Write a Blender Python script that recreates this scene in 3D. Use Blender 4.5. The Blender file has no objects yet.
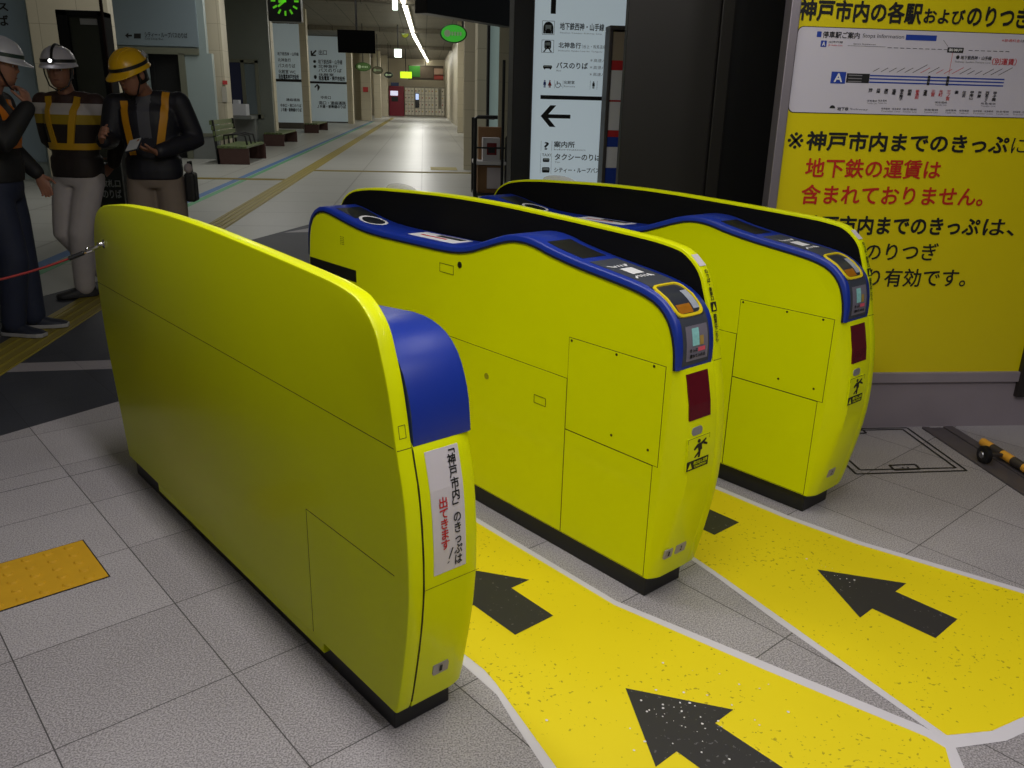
import bpy, bmesh, math, random
from mathutils import Vector, Matrix
from mathutils.bvhtree import BVHTree
random.seed(7)
PI = math.pi
SC = bpy.context.scene
COL = SC.collection

# ------------------------------------------------------------------ camera geometry
FPX = 836.0
PITCH, ROLL, CYAW = math.radians(18.67), math.radians(1.45), math.radians(6.2)
YG = math.radians(35.1)                 # the gates stand turned to the concourse
HCAM = 1.5
def _basis():
    cp, sp, c, s = math.cos(PITCH), math.sin(PITCH), math.cos(ROLL), math.sin(ROLL)
    r = Vector((1, 0, 0)); f = Vector((0, cp, -sp)); u = Vector((0, sp, cp))
    R = Matrix.Rotation(-CYAW, 3, 'Z')
    return R @ (c*r + s*u), R @ (-s*r + c*u), R @ f
CR, CU, CF = _basis()
CO = Vector((0, 0, HCAM))
def ray(x, y): return CF + CR*((x-512)/FPX) - CU*((y-384)/FPX)
def on_plane(x, y, p, n):
    d = ray(x, y); return CO + d*((Vector(p)-CO).dot(n)/d.dot(n))
def on_y(x, y, Y): return on_plane(x, y, (0, Y, 0), Vector((0, 1, 0)))
def on_x(x, y, X): return on_plane(x, y, (X, 0, 0), Vector((1, 0, 0)))
def on_z(x, y, Z=0.0): return on_plane(x, y, (0, 0, Z), Vector((0, 0, 1)))
GX = Vector((math.cos(YG), math.sin(YG), 0)); GY = Vector((-math.sin(YG), math.cos(YG), 0))
def gpt(a, b, z=0.0): return GX*a + GY*b + Vector((0, 0, z))

# ------------------------------------------------------------------ materials
def lin(c): c /= 255.0; return c/12.92 if c <= .04045 else ((c+.055)/1.055)**2.4
def rgb(c): return (lin(c[0]), lin(c[1]), lin(c[2]), 1)
MATS = {}
def mat(name, col, rough=.5, metal=0, var=.06, scale=6, coat=0, emit=0, trans=0, bump=0, bscale=200, spec=.5, alpha=1):
    if name in MATS: return MATS[name]
    m = bpy.data.materials.new(name); m.use_nodes = True
    nt = m.node_tree; b = nt.nodes['Principled BSDF']
    b.inputs['Roughness'].default_value = rough; b.inputs['Metallic'].default_value = metal
    b.inputs['Coat Weight'].default_value = coat; b.inputs['Coat Roughness'].default_value = .08
    b.inputs['Specular IOR Level'].default_value = spec
    b.inputs['Transmission Weight'].default_value = trans
    b.inputs['Alpha'].default_value = alpha
    base = rgb(col)
    if emit:
        b.inputs['Emission Color'].default_value = base; b.inputs['Emission Strength'].default_value = emit
    tc = nt.nodes.new('ShaderNodeTexCoord')
    if var:
        nz = nt.nodes.new('ShaderNodeTexNoise'); nz.inputs['Scale'].default_value = scale; nz.inputs['Detail'].default_value = 4
        nt.links.new(tc.outputs['Object'], nz.inputs['Vector'])
        mx = nt.nodes.new('ShaderNodeMix'); mx.data_type = 'RGBA'
        mx.inputs[6].default_value = tuple(max(0, v*(1-var)) for v in base[:3]) + (1,)
        mx.inputs[7].default_value = tuple(min(1, v*(1+var)) for v in base[:3]) + (1,)
        nt.links.new(nz.outputs['Fac'], mx.inputs[0]); nt.links.new(mx.outputs[2], b.inputs['Base Color'])
    else:
        b.inputs['Base Color'].default_value = base
    if bump:
        n2 = nt.nodes.new('ShaderNodeTexNoise'); n2.inputs['Scale'].default_value = bscale
        nt.links.new(tc.outputs['Object'], n2.inputs['Vector'])
        bp = nt.nodes.new('ShaderNodeBump'); bp.inputs['Strength'].default_value = bump; bp.inputs['Distance'].default_value = .002
        nt.links.new(n2.outputs['Fac'], bp.inputs['Height']); nt.links.new(bp.outputs['Normal'], b.inputs['Normal'])
    MATS[name] = m
    return m
def world_nodes(m):
    nt = m.node_tree; g = nt.nodes.new('ShaderNodeNewGeometry'); return nt, g.outputs['Position']
def N(nt, kind, **kw):
    n = nt.nodes.new(kind)
    for k, v in kw.items(): setattr(n, k, v)
    return n
def math_node(nt, op, a, b=None, c=None):
    n = nt.nodes.new('ShaderNodeMath'); n.operation = op
    for i, v in enumerate((a, b, c)):
        if v is None: continue
        if isinstance(v, (int, float)): n.inputs[i].default_value = v
        else: nt.links.new(v, n.inputs[i])
    return n.outputs[0]
def tile_material(name, c1, c2, joint, size, off, rot, jw, rough, speck, speck_amt, coat=0, extra_v=None, spec=.5, jx=None):
    """stone tiles: grid joints in a turned frame, grain from noise"""
    m = mat(name, c1, rough, var=0, coat=coat, spec=spec); nt, pos = world_nodes(m); b = nt.nodes['Principled BSDF']
    mp = N(nt, 'ShaderNodeVectorRotate', rotation_type='Z_AXIS'); mp.inputs['Angle'].default_value = -rot
    nt.links.new(pos, mp.inputs['Vector'])
    sx = N(nt, 'ShaderNodeSeparateXYZ'); nt.links.new(mp.outputs[0], sx.inputs[0])
    def joint_mask(s, o, sz):
        t = math_node(nt, 'DIVIDE', math_node(nt, 'SUBTRACT', s, o), sz)
        fr = math_node(nt, 'FRACT', t)
        d = math_node(nt, 'MINIMUM', fr, math_node(nt, 'SUBTRACT', 1.0, fr))
        return math_node(nt, 'LESS_THAN', math_node(nt, 'MULTIPLY', d, sz), jw), math_node(nt, 'FLOOR', t)
    ja, ia = joint_mask(sx.outputs[0], off[0], size[0]); jb, ib = joint_mask(sx.outputs[1], off[1], size[1])
    j = math_node(nt, 'MAXIMUM', ja, jb)
    cb = N(nt, 'ShaderNodeCombineXYZ'); nt.links.new(ia, cb.inputs[0]); nt.links.new(ib, cb.inputs[1])
    wn = N(nt, 'ShaderNodeTexWhiteNoise', noise_dimensions='3D'); nt.links.new(cb.outputs[0], wn.inputs['Vector'])
    n1 = N(nt, 'ShaderNodeTexNoise'); n1.inputs['Scale'].default_value = speck; n1.inputs['Detail'].default_value = 2
    nt.links.new(pos, n1.inputs['Vector'])
    n2 = N(nt, 'ShaderNodeTexNoise'); n2.inputs['Scale'].default_value = 2.2; n2.inputs['Detail'].default_value = 5
    nt.links.new(pos, n2.inputs['Vector'])
    f = math_node(nt, 'ADD', math_node(nt, 'MULTIPLY', math_node(nt, 'SUBTRACT', n1.outputs['Fac'], .5), speck_amt), .5)
    f = math_node(nt, 'ADD', f, math_node(nt, 'MULTIPLY', math_node(nt, 'SUBTRACT', wn.outputs['Value'], .5), .25))
    f = math_node(nt, 'ADD', f, math_node(nt, 'MULTIPLY', math_node(nt, 'SUBTRACT', n2.outputs['Fac'], .5), .5))
    cl = N(nt, 'ShaderNodeClamp'); nt.links.new(f, cl.inputs[0])
    mx = N(nt, 'ShaderNodeMix', data_type='RGBA'); mx.inputs[6].default_value = rgb(c2); mx.inputs[7].default_value = rgb(c1)
    nt.links.new(cl.outputs[0], mx.inputs[0])
    m2 = N(nt, 'ShaderNodeMix', data_type='RGBA'); m2.inputs[7].default_value = rgb(joint)
    nt.links.new(mx.outputs[2], m2.inputs[6]); nt.links.new(j, m2.inputs[0])
    nt.links.new(m2.outputs[2], b.inputs['Base Color'])
    return m

# ------------------------------------------------------------------ mesh building
class MB:
    def __init__(s): s.v, s.f, s.m = [], [], []
    def add(s, verts, faces, mi=0):
        o = len(s.v); s.v += [Vector(p) for p in verts]; s.f += [[i+o for i in f] for f in faces]; s.m += [mi]*len(faces); return s
    def box(s, x0, x1, y0, y1, z0, z1, mi=0, M=None):
        P = [(x0,y0,z0),(x1,y0,z0),(x1,y1,z0),(x0,y1,z0),(x0,y0,z1),(x1,y0,z1),(x1,y1,z1),(x0,y1,z1)]
        if M: P = [M @ Vector(p) for p in P]
        return s.add(P, [(0,3,2,1),(4,5,6,7),(0,1,5,4),(1,2,6,5),(2,3,7,6),(3,0,4,7)], mi)
    def prism(s, pts, off, mi=0):
        n = len(pts); off = Vector(off); a = [Vector(p) for p in pts]; b = [p+off for p in a]
        return s.add(a+b, [list(range(n))[::-1], list(range(n, 2*n))] + [(i, (i+1) % n, n+(i+1) % n, n+i) for i in range(n)], mi)
    def rings(s, R, mi=0, cap=True, closed=True):
        n = len(R[0]); V = [p for r in R for p in r]; F = []
        for k in range(len(R)-1):
            for i in range(n if closed else n-1):
                F.append((k*n+i, k*n+(i+1) % n, (k+1)*n+(i+1) % n, (k+1)*n+i))
        if cap: F += [list(range(n))[::-1], [(len(R)-1)*n+i for i in range(n)]]
        return s.add(V, F, mi)
    def tube(s, pts, r, n=8, mi=0, cap=True):
        pts = [Vector(p) for p in pts]; rr = r if isinstance(r, (list, tuple)) else [r]*len(pts); R = []
        up = None
        for i, p in enumerate(pts):
            t = (pts[min(i+1, len(pts)-1)]-pts[max(i-1, 0)]).normalized()
            if up is None: up = Vector((0,0,1)) if abs(t.z) < .9 else Vector((1,0,0))
            a = t.cross(up).normalized(); b = t.cross(a).normalized(); up = -b if False else a.cross(t)
            R.append([p + a*math.cos(2*PI*k/n)*rr[i] + b*math.sin(2*PI*k/n)*rr[i] for k in range(n)])
        return s.rings(R, mi, cap)
    def ball(s, c, r, n=16, k=10, mi=0, M=None):
        c = Vector(c); r = (r, r, r) if isinstance(r, (int, float)) else r; R = []
        for i in range(1, k):
            a = PI*i/k
            R.append([(c.x+r[0]*math.sin(a)*math.cos(2*PI*j/n), c.y+r[1]*math.sin(a)*math.sin(2*PI*j/n), c.z-r[2]*math.cos(a)) for j in range(n)])
        V = [p for q in R for p in q] + [(c.x, c.y, c.z-r[2]), (c.x, c.y, c.z+r[2])]; F = []
        for i in range(k-2):
            for j in range(n): F.append((i*n+j, i*n+(j+1) % n, (i+1)*n+(j+1) % n, (i+1)*n+j))
        b0, t0 = (k-1)*n, (k-1)*n+1
        for j in range(n): F.append((b0, (j+1) % n, j)); F.append((t0, (k-2)*n+j, (k-2)*n+(j+1) % n))
        if M: V = [c + M @ (Vector(p)-c) for p in V]
        return s.add(V, F, mi)
    def lathe(s, prof, c=(0,0,0), n=20, mi=0, axis='Z'):
        c = Vector(c); R = []
        for r, h in prof:
            q = []
            for j in range(n):
                a = 2*PI*j/n; x, y = r*math.cos(a), r*math.sin(a)
                q.append(c + (Vector((x, y, h)) if axis == 'Z' else Vector((x, h, y)) if axis == 'Y' else Vector((h, x, y))))
            R.append(q)
        return s.rings(R, mi, True)
    def build(s, name, mats, parent=None, smooth=False, bevel=0, seg=2, angle=35, fix=True, tri=False):
        me = bpy.data.meshes.new(name); bm = bmesh.new()
        vs = [bm.verts.new(p) for p in s.v]
        for f, mi in zip(s.f, s.m):
            try: q = bm.faces.new([vs[i] for i in f]); q.material_index = mi
            except ValueError: pass
        if fix: bmesh.ops.recalc_face_normals(bm, faces=bm.faces[:])
        if bevel:
            ed = [e for e in bm.edges if len(e.link_faces) == 2 and e.calc_face_angle(0) > math.radians(angle)]
            bmesh.ops.bevel(bm, geom=ed, offset=bevel, segments=seg, affect='EDGES', profile=.5, clamp_overlap=True)
        if tri: bmesh.ops.triangulate(bm, faces=[f for f in bm.faces if len(f.verts) > 4])
        for f in bm.faces: f.smooth = bool(smooth)
        if smooth:
            for e in bm.edges:
                if len(e.link_faces) == 2 and e.calc_face_angle(0) > math.radians(38): e.smooth = False
        bm.to_mesh(me); bm.free()
        for m in (mats if isinstance(mats, (list, tuple)) else [mats]): me.materials.append(m)
        o = bpy.data.objects.new(name, me); COL.objects.link(o)
        if parent: o.parent = parent
        return o
def tag(o, label=None, cat=None, group=None, kind=None):
    if label: o['label'] = label
    if cat: o['category'] = cat
    if group: o['group'] = group
    if kind: o['kind'] = kind
    return o
def thing(name, label, cat, loc=(0,0,0), rz=0, group=None):
    o = bpy.data.objects.new(name, None); COL.objects.link(o); o.location = loc; o.rotation_euler = (0, 0, rz)
    o.empty_display_size = .1
    return tag(o, label, cat, group)
def struct(o): o['kind'] = 'structure'; return o
def kids(o): return [c for c in COL.objects if c.parent == o]
def copy_tree(o, parent=None):
    c = o.copy(); COL.objects.link(c)
    if parent: c.parent = parent
    for k in kids(o): copy_tree(k, c)
    return c
# ------------------------------------------------------------------ lettering
_TXT = {}
def text_2d(s, bold=0.0, vertical=False):
    """glyph outlines as a flat mesh, normalised to the unit square; (verts, faces, aspect)"""
    key = (s, bold, vertical)
    if key in _TXT: return _TXT[key]
    cu = bpy.data.curves.new('lettering', 'FONT'); cu.body = '\n'.join(s) if vertical else s
    cu.size = 1; cu.resolution_u = 3; cu.offset = bold; cu.fill_mode = 'FRONT'
    if vertical: cu.align_x = 'CENTER'; cu.space_line = .92
    ob = bpy.data.objects.new('lettering', cu); COL.objects.link(ob)
    dg = bpy.context.evaluated_depsgraph_get(); dg.update()
    me = bpy.data.meshes.new_from_object(ob.evaluated_get(dg))
    V = [tuple(v.co) for v in me.vertices]; Fc = [tuple(p.vertices) for p in me.polygons]
    bpy.data.objects.remove(ob); bpy.data.meshes.remove(me); bpy.data.curves.remove(cu)
    x0 = min(v[0] for v in V); x1 = max(v[0] for v in V); y0 = min(v[1] for v in V); y1 = max(v[1] for v in V)
    V = [((v[0]-x0)/(x1-x0), (v[1]-y0)/(y1-y0)) for v in V]
    _TXT[key] = (V, Fc, (x1-x0, y1-y0)); return _TXT[key]
def put_text(mb, s, fn, bold=.012, mi=0, vertical=False, rect=(0,0,1,1)):
    """fn(a, b) maps the panel's unit square to space; rect is the text's box in it"""
    V, Fc, (w, h) = text_2d(s, 0, vertical); x0, y0, x1, y1 = rect; d = bold*.8
    sh = [(0, 0)] if d <= .006 else [(math.cos(PI*k/4)*d/w, math.sin(PI*k/4)*d/h) for k in range(8)]
    nv = (fn(.5001, .5)-fn(.5, .5)).cross(fn(.5, .5001)-fn(.5, .5)).normalized()*.00012      # layers never coincide
    for k, (sx, sy) in enumerate(sh): mb.add([fn(x0+(x1-x0)*(a*(1-2*d/w)+d/w+sx), y0+(y1-y0)*(b*(1-2*d/h)+d/h+sy)) + nv*k for a, b in V], Fc, mi)
def flat_rect(mb, fn, rect, mi=0, k=1):
    x0, y0, x1, y1 = rect; V = []; F = []
    for i in range(k+1):
        b = y0+(y1-y0)*i/k; V += [fn(x0, b), fn(x1, b)]
    for i in range(k): F.append((2*i, 2*i+1, 2*i+3, 2*i+2))
    mb.add(V, F, mi)
def flat_poly(mb, fn, pts, mi=0): mb.add([fn(a, b) for a, b in pts], [list(range(len(pts)))], mi)
def line_2d(mb, fn, p, q, w, mi=0, asp=1.0):
    dx, dy = (q[0]-p[0])*asp, q[1]-p[1]; L = math.hypot(dx, dy) or 1; nx, ny = -dy/L*w/2/asp, dx/L*w/2
    mb.add([fn(p[0]+nx, p[1]+ny), fn(p[0]-nx, p[1]-ny), fn(q[0]-nx, q[1]-ny), fn(q[0]+nx, q[1]+ny)], [(0,1,2,3)], mi)
def interp(T, x):
    if x <= T[0][0]: return T[0][1]
    for (a, b), (c, d) in zip(T, T[1:]):
        if x <= c: return b + (d-b)*(x-a)/(c-a)
    return T[-1][1]
# ------------------------------------------------------------------ materials of the place
LIME = mat('lime_yellow_paint', (220, 228, 0), .38, var=.02, scale=3, coat=.10, spec=.18)
BLUE = mat('blue_painted_metal', (12, 46, 150), .42, var=.05, coat=.3)
BLUE.node_tree.nodes['Principled BSDF'].inputs['Coat Roughness'].default_value = .34
BLACK = mat('black_plastic', (16, 16, 18), .45, var=.1)
INNER = mat('black_barrier_panel', (8, 8, 9), .75, var=.15, spec=.15)
SEAM = mat('dark_seam', (28, 30, 6), .7, var=0)
RED = mat('dark_red_lamp_window', (92, 10, 26), .25, var=.1, scale=40)
DGREY = mat('dark_grey_panel', (62, 66, 76), .45, var=.08)
LGREY = mat('light_grey_sticker', (176, 176, 178), .5, var=.03)
WHITE = mat('white_print', (226, 226, 228), .5, var=.02)
STICK = mat('off_white_sticker', (206, 200, 206), .45, var=.02)
INK = mat('black_ink', (18, 18, 20), .6, var=0)
REDINK = mat('red_ink', (196, 36, 40), .6, var=0)
SIGNRED = mat('sign_red_ink', (190, 30, 14), .6, var=0)
BLUEINK = mat('blue_ink', (28, 62, 160), .5, var=0)
STEEL = mat('brushed_steel', (150, 150, 154), .32, 1, var=.12, scale=30)
CHROME = mat('chrome', (215, 215, 218), .12, 1, var=0)
ORANGE = mat('amber_plastic', (158, 98, 10), .4, var=.3, scale=60)
FRAMEY = mat('yellow_frame', (226, 202, 26), .4, var=.03)
TEAL = mat('pale_teal_print', (150, 214, 214), .5, var=.2, scale=90)
OCHRE = mat('ochre_print', (170, 140, 70), .5, var=.1)
PINK = mat('pink_print', (222, 90, 110), .5, var=.1)

# ------------------------------------------------------------------ floor
GRANITE = tile_material('grey_granite_tiles', (186, 181, 186), (124, 119, 123), (72, 69, 71), (.445, .435), (.255, .615), YG, .0017, .5, 210, 3.6)
DARKST = tile_material('dark_granite_tiles', (64, 66, 74), (44, 45, 52), (36, 36, 40), (.445, .435), (.255, .615), YG, .0012, .62, 150, 1.6, spec=.3)
HALLFL = tile_material('pale_polished_hall_tiles', (170, 170, 163), (154, 154, 147), (122, 121, 114), (1.27, 1.27), (-.045, .3), 0, .012, .36, 60, .3, spec=.6)
STRIPM = tile_material('pale_granite_strip', (158, 152, 156), (122, 117, 122), (90, 86, 88), (.445, .435), (.255, .615), YG, .0012, .5, 330, 1.6)
fb = MB()
NEAR = [(-5, 0), (-5, -6), (7, -6), (7, 11.5), (.5, 11.5), (.5, 6.72)]
DARK = [(-5, 0), (.5, 6.72), (.5, 11.5), (-1.1, 11.5), (-1.43, 10.6), (-3.056, 6.235), (-5, 1.0)]
HALL = [(-9, -6), (-5, -6), (-5, 0), (-5, 1.0), (-3.056, 6.235), (-1.43, 10.6), (-1.1, 11.5), (.5, 11.5), (7, 11.5), (7, 86), (-9, 86)]
for mi, P in enumerate((NEAR, DARK, HALL)): fb.add([(x, y, 0) for x, y in P], [list(range(len(P)))], mi)
# pale inlay strips in the dark band
fb.add([(x, y, .0006) for x, y in ((-2.33, 4.70), (-1.2, 4.80), (-1.2, 4.99), (-2.33, 4.87))], [(0,1,2,3)], 3)
fb.add([(x, y, .0006) for x, y in ((-1.62, 9.93), (-1.2, 10.02), (-1.2, 10.5), (-1.3, 10.42))], [(0,1,2,3)], 3)
# the narrow extra joint row near the dark band
fb.add([gpt(a, b, .0005) for a, b in ((-.6, 3.528), (.90, 3.528), (.90, 3.532), (-.6, 3.532))], [(0,1,2,3)], 4)
floor = fb.build('floor', [GRANITE, DARKST, HALLFL, STRIPM, mat('floor_joint', (56, 53, 56), .7, var=0)], fix=False, tri=True)
struct(floor)
for p in floor.data.polygons:
    if p.normal.z < 0: p.flip()

# ------------------------------------------------------------------ floor lanes
def worn(name, c, spots):
    m = mat(name, c, .55, var=.05, scale=2.5); nt, pos = world_nodes(m); b = nt.nodes['Principled BSDF']
    src = b.inputs['Base Color'].links[0].from_socket
    n1 = N(nt, 'ShaderNodeTexNoise'); n1.inputs['Scale'].default_value = 70; n1.inputs['Detail'].default_value = 3
    n2 = N(nt, 'ShaderNodeTexNoise'); n2.inputs['Scale'].default_value = 3.0
    nt.links.new(pos, n1.inputs['Vector']); nt.links.new(pos, n2.inputs['Vector'])
    a = math_node(nt, 'GREATER_THAN', math_node(nt, 'ADD', n1.outputs['Fac'], math_node(nt, 'MULTIPLY', n2.outputs['Fac'], .25)), .80)
    mx = N(nt, 'ShaderNodeMix', data_type='RGBA'); mx.inputs[7].default_value = rgb(spots)
    nt.links.new(src, mx.inputs[6]); nt.links.new(math_node(nt, 'MULTIPLY', a, .55), mx.inputs[0]); nt.links.new(mx.outputs[2], b.inputs['Base Color'])
    return m
LANE = worn('worn_yellow_floor_film', (238, 216, 6), (120, 100, 20))
LWHITE = mat('white_floor_film', (214, 210, 218), .55, var=.05, scale=9)
LBLACK = worn('worn_black_floor_film', (44, 42, 46), (120, 118, 122))
FLECK = mat('pale_wear_flecks', (226, 222, 226), .6, var=0)
def gate_poly(pts, z): return [gpt(a, b, z) for a, b in pts]
def lane(label, inner_l, inner_r, bottom, outer_l, outer_r, obottom, arrows, flecks, zb=.0010):
    root = thing('floor_lane', label, 'floor marking', gpt(inner_l[0][0], inner_l[0][1], 0)); inv = Matrix.Translation(-root.location)
    W = MB(); poly = outer_l + obottom + outer_r[::-1]
    W.add([inv @ p for p in gate_poly(poly, zb)], [list(range(len(poly)))]); W.build('white_border', LWHITE, root, tri=True)
    Y = MB(); poly = inner_l + bottom + inner_r[::-1]
    Y.add([inv @ p for p in gate_poly(poly, .0018)], [list(range(len(poly)))]); Y.build('yellow_film', LANE, root, tri=True)
    for ax, tip in arrows:
        A = MB(); pts = [(ax, tip), (ax+.157, tip-.237), (ax+.078, tip-.237), (ax+.078, tip-.435), (ax-.078, tip-.435), (ax-.078, tip-.237), (ax-.157, tip-.237)]
        A.add([inv @ p for p in gate_poly(pts, .0026)], [list(range(7))]); A.build('arrow', LBLACK, root, tri=True)
    if flecks:
        K = MB(); rr = random.Random(4)
        for cx, cy, n, sd in flecks:
            for _ in range(n):
                x, y, r = rr.gauss(cx, sd), rr.gauss(cy, sd), rr.uniform(.0012, .0042)
                K.add([inv @ gpt(x+r*math.cos(t*PI/3), y+r*math.sin(t*PI/3)*rr.uniform(.6, 1.3), .0031) for t in range(6)], [list(range(6))])
        K.build('wear_flecks', FLECK, root)
    for o in kids(root):
        for p in o.data.polygons:
            if p.normal.z < 0: p.flip()
    return root
lane('yellow floor lane with white border between first and second gates',
     [(1.242, 3.9), (1.242, 1.50), (1.232, 1.44), (1.206, 1.34), (1.10, .92), (1.05, .60), (1.05, .30)], [(1.757, 3.9), (1.761, 1.49), (1.857, .995), (1.945, .592), (1.944, .543)],
     [(1.30, .26), (1.60, .34), (1.80, .45)],
     [(1.210, 3.9), (1.210, 1.56), (1.204, 1.40), (1.172, 1.30), (1.066, .92), (1.015, .60), (1.015, .24)], [(1.786, 3.9), (1.784, 1.50), (1.888, 1.019), (1.978, .615), (1.974, .534)],
     [(1.30, .21), (1.62, .30), (1.83, .42)],
     [(1.490, 1.199), (1.492, 2.002)], [(1.52, 1.00, 26, .055), (1.50, 1.10, 6, .03), (1.70, 1.02, 10, .09), (1.36, 1.05, 8, .12)])
lane('yellow floor lane with white border between second and third gates',
     [(2.204, 3.9), (2.204, 1.53), (2.178, 1.40), (2.128, 1.17), (1.992, .560)], [(2.716, 3.9), (2.716, 1.48), (2.745, 1.20), (2.868, .692), (2.95, .30)],
     [(2.10, .492), (2.24, .455), (2.45, .40), (2.70, .33)],
     [(2.176, 3.9), (2.176, 1.50), (2.150, 1.37), (2.096, 1.15), (1.962, .528)], [(2.746, 3.9), (2.746, 1.48), (2.776, 1.20), (2.900, .692), (2.99, .27)],
     [(2.09, .455), (2.22, .420), (2.45, .36), (2.72, .29)],
     [(2.466, 1.195), (2.466, 2.000)], [(2.47, 1.10, 9, .03), (2.52, 1.18, 4, .03)], .0013)
# ------------------------------------------------------------------ ticket gates
VF = [(.05, .036), (.10, .020), (.14, .010), (.258, -.014), (.34, -.028), (.433, -.038), (.535, -.038), (.62, -.032), (.677, -.025), (.74, -.010), (.78, .001)]
VL = [(.05, .046), (.14, .042), (.258, .038), (.433, .030), (.535, .026), (.677, .018), (.78, .012)]
DI = [(.014, .835), (.029, .890), (.052, .929), (.091, .961), (.149, .980), (.228, .992), (.321, 1.003), (.429, 1.016), (.544, 1.035), (.604, 1.050), (.666, 1.058), (.729, 1.055),
      (.792, 1.039), (.870, 1.0126), (.959, .983), (1.039, .969), (1.136, .964), (1.290, .963), (1.426, .962), (1.570, .962), (1.693, .967), (1.820, .984), (1.953, 1.007), (2.040, 1.0145), (2.116, .984), (2.161, .916), (2.178, .796)]
FIN = [(.028, .08), (.020, .10), (.010, .14), (-.014, .258), (-.028, .34), (-.038, .433), (-.038, .535), (-.026, .677), (.001, .78), (.018, .871), (.035, .936), (.053, .984), (.071, 1.031), (.10, 1.064), (.141, 1.091),
       (.173, 1.100), (.239, 1.109), (.31, 1.114), (.52, 1.124), (.739, 1.133), (1.008, 1.143), (1.332, 1.144), (1.623, 1.134)]
def fin_profile(s): return FIN + [(1.78+s, 1.122), (1.911+s, 1.106), (1.977+s, 1.090), (2.04+s, 1.058), (2.08+s, 1.01), (2.109+s, .941), (2.137+s, .79), (2.117+s, .531), (2.05+s, .26), (2.01+s, .08)]
ZB = .08
def smooth_curve(P, n=2):
    for _ in range(n):
        Q = [P[0]]
        for a, b in zip(P, P[1:]): Q += [(a[0]*.75+b[0]*.25, a[1]*.75+b[1]*.25), (a[0]*.25+b[0]*.75, a[1]*.25+b[1]*.75)]
        P = Q + [P[-1]]
    return P
def offset_curve(P, d):
    out = []
    for i, p in enumerate(P):
        a, b = P[max(i-1, 0)], P[min(i+1, len(P)-1)]
        t = Vector((b[0]-a[0], b[1]-a[1])); t.normalize()
        k = d(i/(len(P)-1)) if callable(d) else d
        out.append((p[0]-t.y*k, p[1]+t.x*k))
    return out
DI_LOW = [(.024, .835), (.039, .890), (.060, .938), (.094, .972), (.140, .990), (.20, .997), (.28, .990), (.45, .975), (.7, .955), (1.0, .945), (1.4, .942), (1.8, .945), (2.040, .95), (2.116, .93), (2.161, .88), (2.178, .796)]
def deck_profile(P):
    global DI_IN, DI_OUT, ARC
    DI_IN = smooth_curve([(.010, .78)] + P, 1)
    DI_OUT = offset_curve(DI_IN, lambda t: .009 + .014*min(1, t/.10) if t < .10 else .023 if t < .94 else .023-.012*(t-.94)/.06)
    ARC = [0]
    for a, b in zip(DI_OUT, DI_OUT[1:]): ARC.append(ARC[-1]+math.hypot(b[0]-a[0], b[1]-a[1]))
def front(z): return interp(VF, z)
def deck_at(s):
    s = max(0, min(s, ARC[-1]))
    for i in range(len(ARC)-1):
        if s <= ARC[i+1]:
            t = (s-ARC[i])/(ARC[i+1]-ARC[i]); a, b = DI_OUT[i], DI_OUT[i+1]
            d = Vector((b[0]-a[0], b[1]-a[1])).normalized()
            return (a[0]+(b[0]-a[0])*t, a[1]+(b[1]-a[1])*t), (-d.y, d.x)
def arc_of_v(v):                                # arc length where the deck reaches this depth
    for i in range(len(ARC)-1):
        if DI_OUT[i][0] <= v <= DI_OUT[i+1][0] and DI_OUT[i][1] > .93: return ARC[i] + (ARC[i+1]-ARC[i])*(v-DI_OUT[i][0])/max(1e-6, DI_OUT[i+1][0]-DI_OUT[i][0])
    return ARC[-1]
def arc_of_z(z):
    for i in range(len(ARC)-1):
        if DI_OUT[i][1] <= z <= DI_OUT[i+1][1]: return ARC[i] + (ARC[i+1]-ARC[i])*(z-DI_OUT[i][1])/max(1e-6, DI_OUT[i+1][1]-DI_OUT[i][1])
    return 0
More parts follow.
